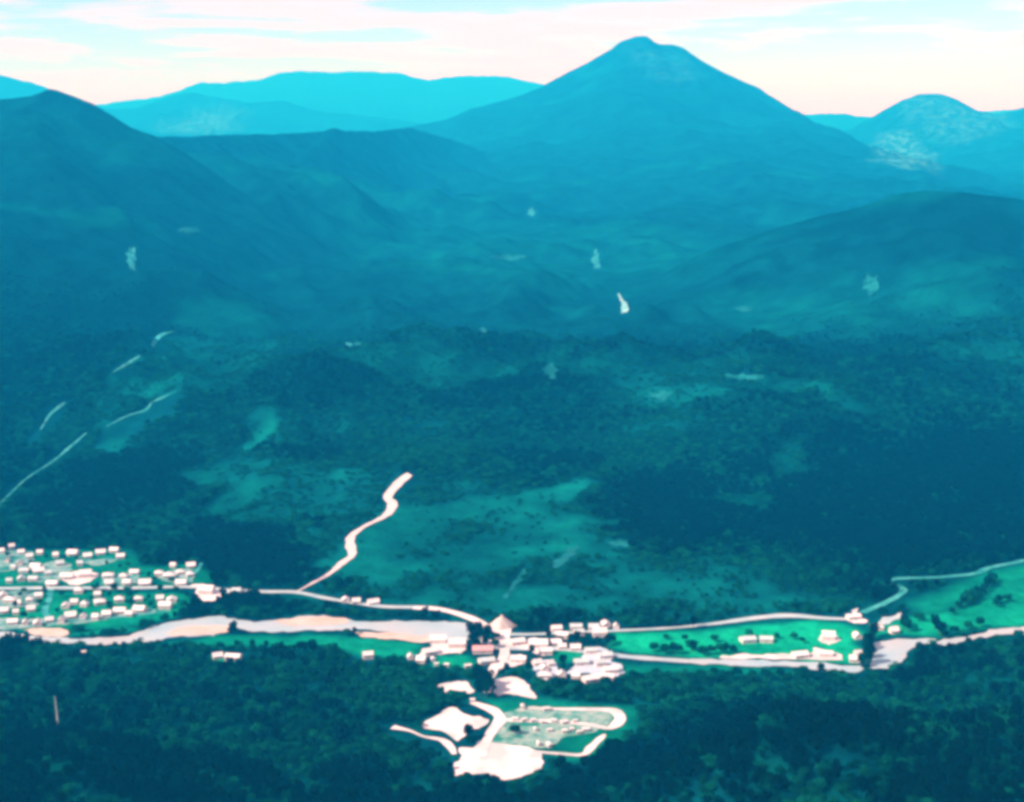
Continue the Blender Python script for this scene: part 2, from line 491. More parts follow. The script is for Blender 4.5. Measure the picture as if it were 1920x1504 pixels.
# name, material, layer height, outline (sight lines), label
AREAS = [
    ('river', 'river', 0.30, [(-60, 1180), (0, 1184), (60, 1192), (140, 1197), (225, 1194), (268, 1182), (310, 1169), (360, 1162), (400, 1156), (425, 1158), (450, 1162), (485, 1166), (530, 1161),
      (580, 1154), (630, 1158), (680, 1166), (760, 1165), (840, 1166), (885, 1169), (905, 1172), (890, 1186), (878, 1198), (840, 1197), (770, 1193), (700, 1182), (640, 1182), (560, 1183), (520, 1186), (480, 1184),
      (462, 1184), (440, 1176), (425, 1184), (400, 1192), (330, 1193), (300, 1201), (250, 1206), (180, 1209), (100, 1207), (40, 1200), (-60, 1194)],
     'pale silty river winding past the town to the road crossing', 'river'),
    ('river', 'river', 0.30, [(1280, 1238), (1340, 1236), (1440, 1239), (1500, 1241), (1560, 1246), (1618, 1251), (1618, 1258), (1580, 1262), (1540, 1259), (1500, 1252), (1420, 1250), (1330, 1246), (1285, 1243)],
     'narrow pale reach of river below the bright green field', 'river'),
    ('river', 'river', 0.30, [(1640, 1210), (1655, 1204), (1700, 1199), (1742, 1197), (1748, 1204), (1716, 1213), (1702, 1226), (1696, 1240), (1676, 1249), (1650, 1255), (1630, 1255), (1634, 1240), (1640, 1225)],
     'wide white wedge of shallow river beyond the tree hedge', 'river'),
    ('river', 'river', 0.30, [(1748, 1204), (1770, 1199), (1795, 1197), (1830, 1190), (1860, 1183), (1920, 1175), (1990, 1164), (1990, 1182), (1920, 1190), (1870, 1190), (1830, 1197), (1795, 1206), (1775, 1211), (1755, 1209)],
     'pale upstream river curving along the foot of the forest', 'river'),
    ('sand_bank', 'sand', 0.55, [(520, 1164), (560, 1158), (600, 1157), (640, 1160), (655, 1168), (600, 1172), (540, 1174)], 'tan sand bank arching out of the upper river edge', 'sand bank'),
    ('sand_bank', 'sand', 0.55, [(670, 1186), (720, 1186), (780, 1190), (815, 1196), (810, 1205), (760, 1202), (700, 1197), (675, 1193)], 'long tan sand bank along the lower river edge', 'sand bank'),
    ('sand_bank', 'sand', 0.55, [(330, 1178), (380, 1174), (425, 1174), (430, 1184), (400, 1190), (340, 1190), (310, 1192)], 'pinkish sand bank in the river bend', 'sand bank'),
    ('sand_bank', 'sand', 0.45, [(40, 1182), (80, 1178), (115, 1179), (128, 1184), (122, 1192), (100, 1194), (72, 1191)], 'tan sand spit between the town and the river', 'sand bank'),
    ('gravel_yard', 'gravel', 0.35, [(800, 1194), (815, 1190), (838, 1196), (845, 1203), (868, 1202), (872, 1224), (840, 1226), (815, 1227), (795, 1231), (788, 1224), (812, 1217), (805, 1205)], 'white gravel yard beside the river end', 'yard'),
    ('gravel_yard', 'gravel', 0.35, [(955, 1204), (985, 1203), (1006, 1197), (1020, 1207), (1028, 1224), (1018, 1231), (990, 1220), (955, 1211)], 'white wedge-shaped yard east of the crossing road', 'yard'),
    ('gravel_yard', 'gravel', 0.35, [(955, 1233), (975, 1228), (985, 1238), (972, 1248), (952, 1250)], 'small white yard off the crossing road', 'yard'),
    ('gravel_yard', 'gravel', 0.35, [(928, 1276), (958, 1271), (982, 1278), (996, 1296), (1005, 1308), (985, 1307), (955, 1302), (930, 1303)], 'white humped gravel pad beside the dark tree clump', 'yard'),
    ('gravel_yard', 'gravel', 0.35, [(828, 1284), (850, 1280), (880, 1280), (889, 1290), (884, 1302), (868, 1297), (845, 1293), (830, 1296)], 'narrow white gravel pad west of the dark tree clump', 'yard'),
    ('gravel_yard', 'gravel', 0.35, [(792, 1356), (815, 1343), (832, 1331), (848, 1328), (880, 1341), (905, 1348), (907, 1365), (872, 1370), (866, 1385), (853, 1391), (835, 1373), (800, 1366)], 'white arrow-shaped gravel pad in the forest clearing', 'yard'),
    ('gravel_yard', 'gravel', 0.35, [(842, 1454), (858, 1432), (862, 1406), (885, 1403), (905, 1393), (945, 1395), (1000, 1404), (1018, 1412), (1012, 1436), (990, 1453), (950, 1462), (900, 1452)], 'largest white gravel yard at the end of the lane', 'yard'),
    ('camp_plot', 'plot', 0.20, [(945, 1337), (985, 1326), (1060, 1328), (1140, 1332), (1158, 1340), (1135, 1360), (1112, 1374), (1060, 1383), (1035, 1398), (985, 1403), (922, 1393), (936, 1360)], 'pale thin-grass plots inside the loop lane', 'plot'),
    ('hardstanding', 'concrete', 0.30, [(1095, 1225), (1120, 1214), (1142, 1221), (1152, 1240), (1172, 1262), (1130, 1272), (1100, 1263), (1060, 1263), (1082, 1245)], 'pale lilac hardstanding among the sheds', 'yard'),
    ('hardstanding', 'concrete', 0.30, [(995, 1242), (1020, 1238), (1042, 1242), (1045, 1262), (1030, 1276), (1012, 1270), (1000, 1256)], 'lilac-white hardstanding around the clustered sheds', 'yard'),
    ('gravel_yard', 'gravel', 0.45, [(1355, 1230), (1420, 1228), (1515, 1226), (1528, 1216), (1548, 1220), (1578, 1229), (1572, 1240), (1530, 1238), (1440, 1236), (1355, 1235)], 'white gravel strip along the narrow river reach', 'yard'),
    ('gravel_yard', 'gravel', 0.35, [(1535, 1192), (1552, 1188), (1572, 1194), (1574, 1204), (1555, 1208), (1538, 1203)], 'round white gravel pad in the bright green field', 'yard'),
    ('gravel_yard', 'gravel', 0.35, [(1585, 1166), (1605, 1142), (1614, 1158), (1622, 1168), (1600, 1168)], 'white triangular gravel bay at the road junction', 'yard'),
    ('gravel_yard', 'dirt_road', 0.30, [(1630, 1172), (1660, 1160), (1690, 1150), (1694, 1154), (1670, 1166), (1640, 1176)], 'pale dirt strip beside the right-hand field', 'yard'),
    ('gravel_yard', 'gravel', 0.30, [(360, 1098), (385, 1096), (404, 1102), (420, 1112), (402, 1127), (386, 1127), (370, 1115)], 'white gravel yard at the east end of town', 'yard'),
    ('gravel_yard', 'gravel', 0.30, [(118, 1087), (140, 1072), (160, 1070), (185, 1078), (168, 1090), (140, 1097)], 'pinkish white square in the middle of the town', 'yard'),
    ('dirt_patch', 'worn', 0.20, [(70, 1062), (105, 1052), (135, 1058), (128, 1080), (100, 1092), (70, 1094), (60, 1080)], 'pale worn ground among the upper town houses', 'ground'),
    ('dirt_patch', 'worn', 0.20, [(-40, 1034), (20, 1033), (60, 1036), (64, 1050), (30, 1068), (-40, 1072)], 'pale worn yards among the uppermost town houses', 'ground'),
    ('dirt_patch', 'worn', 0.20, [(150, 1042), (180, 1050), (215, 1044), (222, 1040), (214, 1052), (176, 1060), (150, 1056)], 'pale worn yard below the long uppermost houses', 'ground'),
    ('dirt_patch', 'worn', 0.20, [(190, 1078), (250, 1074), (262, 1082), (246, 1099), (200, 1098)], 'pale worn yards around the hip-roofed town houses', 'ground'),
    ('dirt_patch', 'worn', 0.20, [(290, 1076), (330, 1068), (366, 1070), (358, 1092), (336, 1098), (300, 1084)], 'pale worn yards at the eastern town rows', 'ground'),
    ('dirt_patch', 'worn', 0.20, [(-40, 1108), (60, 1109), (76, 1116), (70, 1134), (20, 1140), (-40, 1140)], 'pale worn yards just below the main road', 'ground'),
    ('dirt_patch', 'worn', 0.18, [(-40, 1158), (40, 1160), (110, 1158), (200, 1150), (280, 1140), (285, 1148), (200, 1161), (110, 1173), (20, 1180), (-40, 1178)], 'pale worn strip along the lower town row', 'ground'),
    # scattered bare clearings on the hills
    ('bare_clearing', 'bright_clearing', 0.7, [(1157, 552), (1162, 551), (1167, 562), (1176, 570), (1178, 582), (1171, 587), (1164, 583), (1167, 572)], 'bright bare clearing with a hooked track on the far slope', 'clearing'),
    ('bare_clearing', 'clearing', 0.7, blob(1117, 487, 7, 17, 2), 'upright pale clearing below the great peak', 'clearing'),
    ('bare_clearing', 'clearing', 0.7, blob(246, 482, 9, 20, 3), 'pale clearing high on the left shoulder hill', 'clearing'),
    ('bare_clearing', 'scree', 0.7, blob(1632, 532, 11, 17, 4), 'pale clearing on the slope of the right near hill', 'clearing'),
    ('bare_clearing', 'scree', 0.7, blob(1240, 740, 16, 10, 5, jag=0.5), 'ragged pale clearing near the top of the rounded hill', 'clearing'),
    ('bare_clearing', 'scree', 0.7, blob(1032, 698, 16, 12, 6, jag=0.5), 'ragged clearing at the left end of the rounded hill', 'clearing'),
    ('bare_clearing', 'scree', 0.7, blob(1395, 707, 34, 5, 7, jag=0.4), 'long thin clearing along the crest of the rounded hill', 'clearing'),
    ('bare_clearing', 'clearing', 0.7, blob(995, 399, 8, 7, 8), 'tiny pale clearing at the foot of the great peak', 'clearing'),
    ('bare_clearing', 'clearing', 0.7, blob(906, 623, 6, 6, 9), 'single small round clearing by the dark hollow', 'clearing'),
    ('bare_clearing', 'clearing', 0.7, blob(655, 649, 6, 6, 10), 'one of two small round clearings side by side', 'clearing'),
    ('bare_clearing', 'clearing', 0.7, blob(673, 647, 6, 6, 11), 'one of two small round clearings side by side', 'clearing'),
    ('bare_clearing', 'scree', 0.7, blob(1394, 580, 12, 6, 12), 'dull clearing left of the right near hill', 'clearing'),
    ('bare_clearing', 'scree', 0.7, blob(955, 483, 26, 5, 13, jag=0.4), 'dull flat clearing on the plain below the peak', 'clearing'),
    ('bare_clearing', 'scree', 0.7, blob(355, 432, 18, 5, 14, jag=0.4), 'dull flat clearing on the left shoulder hill', 'clearing'),
    ('scree_streak', 'scree', 0.5, [(944, 1120), (955, 1105), (968, 1085), (980, 1068), (986, 1072), (976, 1090), (962, 1108), (950, 1124)], 'pale scree streak above the gravel heap', 'scree'),
    ('scree_streak', 'scree', 0.5, [(1036, 1055), (1052, 1045), (1066, 1030), (1082, 1026), (1076, 1042), (1058, 1056), (1040, 1066)], 'broken pale scree on the sunlit hillside', 'scree'),
    ('scree_streak', 'scree', 0.5, blob(1165, 1019, 20, 6, 21, jag=0.4), 'faint blue-grey scree above the valley meadow', 'scree'),
]
# name, material, layer, width in metres (or list), sight lines, label
LINES = [
    ('road', 'dirt_road', 0.50, 8.0, [(-60, 1105), (0, 1104), (110, 1103), (250, 1103), (350, 1101), (430, 1107), (500, 1110), (555, 1111), (610, 1122), (660, 1130), (720, 1138), (790, 1140), (850, 1149), (890, 1163), (930, 1182), (945, 1188)], 'pale main valley road through town to the crossing', 'road'),
    ('road', 'gravel', 0.60, 10.0, [(775, 1140), (815, 1142), (850, 1149), (885, 1161), (912, 1175), (935, 1184)], 'wide bright new stretch of road curving to the crossing', 'road'),
    ('track', 'scar', 0.70, [2, 4, 6, 9, 9, 12, 10, 6, 8, 12, 13, 11, 12, 9], [(556, 1111), (590, 1092), (620, 1075), (642, 1056), (660, 1042), (657, 1024), (659, 1006), (685, 987), (712, 974), (729, 962), (736, 945), (727, 932), (748, 906), (768, 890)], 'bright white zigzag track cut up the sunlit hillside', 'track'),
    ('road', 'gravel', 0.65, [16, 16, 9, 9, 13, 8, 7, 6], [(942, 1178), (942, 1205), (946, 1218), (944, 1235), (930, 1252), (921, 1265), (917, 1280), (914, 1300)], 'white lane running from the crossing to the gravel pads', 'road'),
    ('road', 'gravel', 0.66, [7, 8, 10, 10, 9, 9, 11], [(885, 1318), (905, 1325), (926, 1334), (938, 1350), (924, 1370), (912, 1392), (900, 1420)], 'white curving lane into the largest gravel yard', 'road'),
    ('road', 'gravel', 0.45, [5, 6, 5, 6, 6, 10, 11, 10, 6, 5, 4], [(940, 1350), (990, 1352), (1050, 1354), (1110, 1360), (1138, 1366), (1154, 1360), (1163, 1347), (1152, 1334), (1120, 1331), (1050, 1330), (985, 1328)], 'white hairpin loop lane around the camp plots', 'road'),
    ('track', 'gravel', 0.45, [4, 4, 5, 7, 6, 3], [(1000, 1410), (1050, 1414), (1092, 1416), (1108, 1402), (1125, 1386), (1134, 1378)], 'thin white track hooking below the camp plots', 'track'),
    ('road', 'dirt_road', 0.50, [9, 6, 6, 6, 5, 6, 11, 11, 7, 7], [(945, 1190), (1000, 1190), (1080, 1186), (1160, 1183), (1260, 1178), (1340, 1170), (1420, 1159), (1480, 1155), (1550, 1160), (1610, 1162)], 'pale road between the bright field and the dark hill foot', 'road'),
    ('road', 'track', 0.55, 7.5, [(1618, 1150), (1632, 1143), (1662, 1130), (1690, 1113), (1692, 1103), (1668, 1093), (1680, 1086), (1760, 1083), (1830, 1076), (1852, 1066), (1920, 1052), (1990, 1036)], 'blue-grey S-bend road climbing beyond the junction', 'road'),
    ('road', 'track', 0.40, 6.0, [(96, 1104), (92, 1125), (84, 1148), (100, 1166)], 'pale town street running down towards the river', 'street'),
    ('road', 'track', 0.40, 4.0, [(0, 1172), (60, 1168), (140, 1164), (230, 1157), (320, 1146)], 'back lane behind the lowest town row', 'street'),
    ('road', 'track', 0.40, 4.0, [(378, 1056), (366, 1075), (350, 1088), (340, 1101)], 'short side street at the town edge', 'street'),
    ('road', 'track', 0.40, 4.0, [(180, 1102), (200, 1090), (245, 1084), (262, 1070)], 'short slanting street in the upper town', 'street'),
    ('track', 'track', 0.6, [2, 2, 3, 3, 6, 2], [(-40, 985), (0, 945), (50, 898), (100, 865), (134, 836), (162, 812)], 'long pale track climbing the left hillside', 'track'),
    ('track', 'track', 0.6, [2, 4, 5, 3], [(76, 806), (92, 780), (105, 768), (122, 755)], 'short broken track above the long left track', 'track'),
    ('track', 'track', 0.6, [2, 3, 7, 3, 6, 3], [(200, 800), (240, 780), (272, 770), (285, 755), (300, 748), (330, 734)], 'broken pale track in the middle of the left hillside', 'track'),
    ('track', 'track', 0.6, [3, 6, 8, 4], [(212, 698), (236, 684), (252, 674), (262, 668)], 'faint track below the bright hook on the left hillside', 'track'),
    ('track', 'clearing', 0.6, [4, 10, 12, 9], [(285, 650), (296, 634), (310, 625), (327, 622)], 'bright hooked track end on the left hillside', 'track'),
    ('track', 'gravel', 0.5, [8, 3, 2, 6, 8, 4], [(736, 1364), (768, 1371), (795, 1382), (828, 1388), (845, 1402), (852, 1415)], 'broken white track leading west from the gravel pads', 'track'),
    ('river', 'river', 0.28, 9.0, [(890, 1190), (930, 1212), (960, 1216), (1040, 1216), (1100, 1222), (1180, 1232), (1290, 1240)], 'thin channel of river under the crossing between the yards', 'river'),
]
print('terrain ready')
AREA_W, LINE_W = [], []
_all, _idx = [], []
for a in AREAS:
    p = dens_line(list(a[3]) + [a[3][0]], 4)[:-1]
    _idx.append((len(_all), len(_all) + len(p))); _all.extend(p.tolist())
for a in LINES:
    p = dens_line(a[4], 10)
    _idx.append((len(_all), len(_all) + len(p))); _all.extend(p.tolist())
_g = ground_points(_all)
for i, (s, e) in enumerate(_idx):
    (AREA_W if i < len(AREAS) else LINE_W).append(_g[s:e, :2].copy())
for i, a in enumerate(LINES):
    w = a[3]
    n = len(LINE_W[i])
    ws = np.full(n, float(w)) if not hasattr(w, '__len__') else np.interp(np.linspace(0, 1, n), np.linspace(0, 1, len(w)), w)
    ws = ws * (1 + 0.22 * noise(LINE_W[i][:, 0] / 14.0 + i, LINE_W[i][:, 1] / 14.0))
    p = LINE_W[i]
    # even spacing along the line
    d = np.concatenate([[0], np.cumsum(np.hypot(*np.diff(p, axis=0).T))])
    m = max(6, int(d[-1] / 3.5))
    q = np.linspace(0, d[-1], m)
    LINE_W[i] = (np.stack([np.interp(q, d, p[:, 0]), np.interp(q, d, p[:, 1])], 1), np.interp(q, d, ws))


def inside(poly, x, y):
    r = np.zeros(len(x), bool)
    j = len(poly) - 1
    for i in range(len(poly)):
        xi, yi = poly[i]; xj, yj = poly[j]
        with np.errstate(divide='ignore', invalid='ignore'):
            c = ((yi > y) != (yj > y)) & (x < (xj - xi) * (y - yi) / (yj - yi + 1e-12) + xi)
        r ^= c
        j = i
    return r


def soft_poly(poly, x, y, soft):
    """1 inside, falling to 0 over 'soft' metres outside"""
    out = np.zeros(len(x))
    b0, b1 = poly.min(0) - soft * 2, poly.max(0) + soft * 2
    s = np.where((x > b0[0]) & (x < b1[0]) & (y > b0[1]) & (y < b1[1]))[0]
    if not len(s): return out
    d2 = np.full(len(s), 1e18)
    for k in range(len(poly)):
        a, b = poly[k], poly[(k + 1) % len(poly)]
        ab = b - a
        t = np.clip(((x[s] - a[0]) * ab[0] + (y[s] - a[1]) * ab[1]) / (ab @ ab + 1e-9), 0, 1)
        d2 = np.minimum(d2, (x[s] - a[0] - ab[0] * t) ** 2 + (y[s] - a[1] - ab[1] * t) ** 2)
    d = np.sqrt(d2) * np.where(inside(poly, x[s], y[s]), -1, 1)
    out[s] = 1 - sstep(-soft, soft, d)
    return out


def near_line(pts, half, x, y):
    b0, b1 = pts.min(0) - 40, pts.max(0) + 40
    r = np.zeros(len(x), bool)
    s = np.where((x > b0[0]) & (x < b1[0]) & (y > b0[1]) & (y < b1[1]))[0]
    if not len(s): return r
    for c in range(0, len(s), 4000):
        ss = s[c:c + 4000]
        d2 = (x[ss, None] - pts[None, :, 0]) ** 2 + (y[ss, None] - pts[None, :, 1]) ** 2
        r[ss] = (d2 < (half[None, :]) ** 2).any(1)
    return r


# cover patches: outline (sight lines), softness in metres, strength
FIELDS = [
    ([(1145, 1188), (1300, 1183), (1450, 1168), (1600, 1172), (1606, 1205), (1600, 1244), (1440, 1232), (1290, 1232), (1160, 1215)], 9, 1.0),
    ([(1640, 1190), (1655, 1165), (1760, 1150), (1850, 1125), (1990, 1090), (1990, 1162), (1850, 1178), (1740, 1192)], 12, 0.72),
    ([(1740, 1155), (1720, 1130), (1790, 1098), (1860, 1072), (1990, 1050), (1990, 1100), (1850, 1130)], 16, 0.5),
    ([(300, 1208), (400, 1196), (520, 1192), (660, 1192), (760, 1206), (790, 1215), (770, 1235), (650, 1222), (480, 1212)], 9, 0.62),
    ([(820, 1230), (880, 1230), (900, 1245), (870, 1252), (815, 1248)], 6, 0.75),
    ([(1030, 1225), (1090, 1212), (1110, 1222), (1075, 1240), (1045, 1240)], 6, 0.55),
    ([(1160, 1248), (1290, 1247), (1440, 1256), (1500, 1262), (1300, 1268), (1170, 1268)], 9, 0.4),
    ([(-60, 1120), (110, 1112), (330, 1112), (360, 1130), (330, 1160), (180, 1178), (20, 1180), (-60, 1172)], 8, 0.5),
    ([(-60, 1030), (120, 1032), (240, 1030), (260, 1062), (370, 1060), (370, 1098), (-60, 1100)], 8, 0.36),
    ([(900, 1310), (1000, 1312), (1150, 1322), (1190, 1340), (1160, 1400), (1040, 1425), (920, 1320)], 9, 0.38),
    ([(130, 1188), (230, 1176), (260, 1182), (220, 1191)], 6, 0.5),
    ([(400, 1225), (440, 1224), (450, 1240), (400, 1240)], 5, 0.6),
]
MEADOWS = [
    ([(560, 1095), (640, 1000), (600, 930), (540, 900), (640, 885), (760, 884), (900, 900), (960, 940), (1060, 1000), (1110, 1010), (1200, 1060), (1400, 1050), (1560, 1100), (1570, 1140), (1300, 1150), (1150, 1160),
      (990, 1160), (900, 1140), (700, 1115)], 60, 0.52),
    ([(370, 900), (440, 860), (470, 810), (520, 800), (530, 860), (540, 900), (500, 940), (450, 950), (390, 940)], 34, 0.55),
    ([(300, 990), (380, 950), (480, 945), (600, 920), (640, 990), (560, 1000), (480, 960), (330, 1000)], 34, 0.36),
    ([(180, 830), (240, 800), (300, 800), (290, 830), (220, 860)], 34, 0.34),
    ([(520, 790), (640, 770), (800, 760), (880, 770), (860, 800), (700, 830), (600, 850), (540, 820)], 35, 0.15),
    ([(920, 980), (1000, 930), (1090, 920), (1130, 1010), (1060, 1060), (960, 1110), (930, 1060)], 36, 0.6),
    ([(1100, 740), (1300, 715), (1480, 712), (1700, 780), (1780, 800), (1600, 780), (1400, 740), (1250, 760)], 35, 0.30),
    ([(1290, 560), (1420, 540), (1600, 530), (1800, 500), (1900, 560), (1800, 620), (1500, 620), (1350, 610)], 90, 0.30),
    ([(560, 430), (800, 410), (1000, 420), (1300, 440), (1300, 500), (1000, 520), (700, 500)], 160, 0.28),
    ([(480, 300), (620, 330), (760, 365), (900, 400), (700, 372), (560, 330)], 90, 0.5),
    ([(150, 700), (330, 640), (520, 640), (480, 700), (330, 740), (200, 780)], 50, 0.28),
    ([(30, 220), (200, 235), (300, 270), (420, 320), (200, 300), (60, 300)], 120, 0.25),
    ([(1400, 940), (1440, 850), (1540, 800), (1540, 840), (1470, 900), (1430, 960)], 40, 0.3),
]
DEEP = [
    ([(1040, 1440), (1150, 1400), (1300, 1330), (1400, 1318), (1540, 1330), (1640, 1370), (1690, 1400), (1600, 1430), (1480, 1450), (1400, 1520), (1000, 1540), (990, 1480)], 22, 0.95),
    ([(-80, 1400), (150, 1390), (300, 1400), (430, 1440), (640, 1440), (800, 1420), (850, 1470), (1000, 1500), (950, 1600), (-80, 1600)], 25, 0.9),
    ([(1750, 1430), (1850, 1415), (2000, 1420), (2000, 1560), (1700, 1560)], 20, 0.8),
    ([(345, 1090), (350, 1000), (400, 965), (470, 960), (540, 985), (575, 1030), (560, 1090), (470, 1102)], 25, 0.9),
    ([(480, 1112), (640, 1128), (760, 1142), (860, 1158), (800, 1160), (640, 1152), (520, 1156), (420, 1152), (360, 1150), (360, 1115)], 8, 0.8),
    ([(500, 680), (800, 650), (1100, 640), (1400, 640), (1750, 640), (1920, 720), (1700, 690), (1400, 680), (1150, 690), (1000, 730), (900, 770), (700, 730), (560, 760)], 60, 0.9),
    ([(1350, 900), (1500, 830), (1700, 800), (1990, 820), (1990, 1040), (1800, 1068), (1660, 1080), (1610, 1130), (1560, 1050), (1420, 1020)], 60, 0.85),
    ([(1100, 900), (1300, 880), (1400, 960), (1330, 1010), (1150, 1000)], 40, 0.6),
    ([(-100, 210), (60, 200), (150, 225), (260, 275), (330, 330), (420, 420), (480, 520), (420, 600), (300, 640), (160, 720), (0, 800), (-100, 800)], 160, 0.75),
    ([(300, 280), (450, 300), (640, 350), (800, 440), (700, 560), (520, 600), (420, 480)], 200, 0.4),
    ([(60, 950), (150, 880), (330, 860), (370, 920), (280, 980), (180, 1010), (60, 1020)], 35, 0.7),
    ([(1500, 420), (1620, 385), (1720, 360), (1990, 375), (1990, 520), (1800, 500), (1640, 470)], 120, 0.85),
    ([(-80, 1215), (60, 1210), (70, 1235), (-80, 1245)], 12, 0.8),
]
ROCKS = [
    ([(1635, 250), (1690, 248), (1740, 290), (1740, 320), (1650, 300)], 70, 0.8),
    ([(1700, 182), (1760, 177), (1800, 195), (1890, 218), (1880, 245), (1790, 262), (1700, 215)], 130, 0.45),
    ([(290, 245), (350, 225), (420, 205), (440, 225), (420, 246), (350, 252)], 300, 0.7),
    ([(1180, 95), (1270, 95), (1310, 140), (1250, 150), (1190, 130)], 120, 0.22),
]


def world_polys(lst, n=3):
    allp, ix = [], []
    for o, _, _ in lst:
        p = dens_line(list(o) + [o[0]], n)[:-1]
        ix.append((len(allp), len(allp) + len(p))); allp.extend(p.tolist())
    g = ground_points(allp)
    return [(g[s:e, :2].copy(), l[1], l[2]) for (s, e), l in zip(ix, lst)]


FIELD_P, MEADOW_P, ROCK_P, DEEP_P = world_polys(FIELDS), world_polys(MEADOWS), world_polys(ROCKS), world_polys(DEEP)


def cover(lst, x, y, jag=0.0, wave=60.0):
    jx = x + fbm(x, y, wave, 3, off=31.0) * jag
    jy = y + fbm(x, y, wave, 3, off=37.0) * jag
    v = np.zeros(len(x))
    for p, s, k in lst:
        v = np.maximum(v, soft_poly(p, jx, jy, s) * k)
    return v


def meadow_at(x, y):
    v = cover(MEADOW_P, x, y, 70.0, 130.0)
    v = v * np.clip(0.85 + 0.7 * fbm(x, y, 110, 5, gain=0.62, off=50.0), 0.3, 1.4)
    # natural grass balds elsewhere
    v = np.maximum(v, sstep(0.30, 0.75, fbm(x, y, 420, 4, off=61.0)) * 0.26 * sstep(1650, 1900, y))
    v = np.maximum(v, sstep(0.10, 0.60, fbm(x, y, 48, 4, off=66.0)) * 0.24 * (y < 1500))
    return np.clip(v, 0, 1)


# ------------------------------------------------------------------ the ground sheet
AZ = np.radians(np.linspace(-40, 40, 520))
RAD = np.concatenate([np.arange(20, 900, 20.0), np.arange(900, 1250, 6.0), np.arange(1250, 2900, 4.2), np.arange(2900, 6200, 16.0), np.arange(6200, 17000, 42.0),
                      np.geomspace(17000, 70000, 130)])
A2, R2 = np.meshgrid(AZ, RAD)
GX, GY = (np.sin(A2) * R2).ravel(), (np.cos(A2) * R2).ravel()
GZ = height(GX, GY)
nr, nc = len(RAD), len(AZ)
ii = np.arange((nr - 1) * nc).reshape(nr - 1, nc)[:, :-1].ravel()
quads = np.stack([ii, ii + 1, ii + 1 + nc, ii + nc], 1)
me = bpy.data.meshes.new('ground')
me.vertices.add(len(GX)); me.vertices.foreach_set('co', np.stack([GX, GY, GZ], 1).astype(np.float32).ravel())
me.loops.add(quads.size); me.loops.foreach_set('vertex_index', quads.astype(np.int32).ravel())
me.polygons.add(len(quads)); me.polygons.foreach_set('loop_start', np.arange(0, quads.size, 4, dtype=np.int32))
me.update(calc_edges=True)
me.polygons.foreach_set('use_smooth', np.ones(len(quads), bool))
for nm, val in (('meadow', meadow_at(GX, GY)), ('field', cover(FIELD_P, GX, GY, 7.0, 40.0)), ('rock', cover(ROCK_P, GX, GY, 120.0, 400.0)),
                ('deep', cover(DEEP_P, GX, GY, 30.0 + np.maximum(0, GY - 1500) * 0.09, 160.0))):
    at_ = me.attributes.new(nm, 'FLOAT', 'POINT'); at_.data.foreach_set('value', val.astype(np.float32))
me.materials.append(M['ground'])
ground = bpy.data.objects.new('ground', me)
COL.objects.link(ground)
tag(ground, 'wooded hills, valley floor and mountains of the whole landscape', 'terrain', kind='structure')
print('ground', len(quads))


def drape_area(name, mat, lift, poly, label, cat):
    b0, b1 = poly.min(0), poly.max(0)
    step = max(5.0, math.sqrt((b1[0] - b0[0]) * (b1[1] - b0[1]) / 900.0))
    gx, gy = np.meshgrid(np.arange(b0[0], b1[0], step), np.arange(b0[1], b1[1], step))
    gx = gx.ravel() + RNG.uniform(-.2, .2, gx.size) * step; gy = gy.ravel() + RNG.uniform(-.2, .2, gy.size) * step
    # ragged rim
    P = []
    for k in range(len(poly)):
        a, b = poly[k], poly[(k + 1) % len(poly)]
        m = max(1, int(np.hypot(*(b - a)) / 4.0))
        for q in range(m): P.append(a + (b - a) * q / m)
    P = np.array(P)
    P = P + np.stack([fbm(P[:, 0], P[:, 1], 14, 3, off=5), fbm(P[:, 0], P[:, 1], 14, 3, off=40)], 1) * 4.0
    keep = inside(P, gx, gy)
    pts = np.vstack([P, np.stack([gx[keep], gy[keep]], 1)])
    edges = [(k, (k + 1) % len(P)) for k in range(len(P))]
    c = P.mean(0)
    v, e, f, *_ = delaunay_2d_cdt([Vector((float(q[0] - c[0]), float(q[1] - c[1]))) for q in pts], edges, [], 1, 1e-5)
    va = np.array([[q[0] + c[0], q[1] + c[1]] for q in v])
    z = height(va[:, 0], va[:, 1]) + lift
    org = np.array([c[0], c[1], 0])
    o = mesh_obj(name, np.column_stack([va, z]) - org, [t for t in f], mat, smooth=True)
    o.location = org
    return tag(o, label, cat, kind='structure')


def drape_line(name, mat, lift, pts, widths, label, cat):
    t = np.gradient(pts, axis=0)
    t /= np.maximum(np.hypot(t[:, 0], t[:, 1]), 1e-6)[:, None]
    nrm = np.stack([-t[:, 1], t[:, 0]], 1)
    n = len(pts)
    cols = np.linspace(-0.5, 0.5, 4)
    V = []
    for c in cols:
        q = pts + nrm * (widths * c)[:, None]
        V.append(np.column_stack([q, height(q[:, 0], q[:, 1]) + lift]))
    V = np.vstack(V)
    F = [(k * n + i + 1, k * n + i, (k + 1) * n + i, (k + 1) * n + i + 1) for k in range(3) for i in range(n - 1)]
    org = V.mean(0)
    o = mesh_obj(name, V - org, F, mat, smooth=True)
    o.location = org
    return tag(o, label, cat, kind='structure')


for a, w in zip(AREAS, AREA_W):
    o = drape_area(a[0], a[1], a[2], w, a[4], a[5])
    if 'one of two' in a[4]: o['group'] = 'pair of small clearings'
for a, (p, w) in zip(LINES, LINE_W):
    drape_line(a[0], a[1], a[2], p, w, a[5], a[6])
print('sheets')

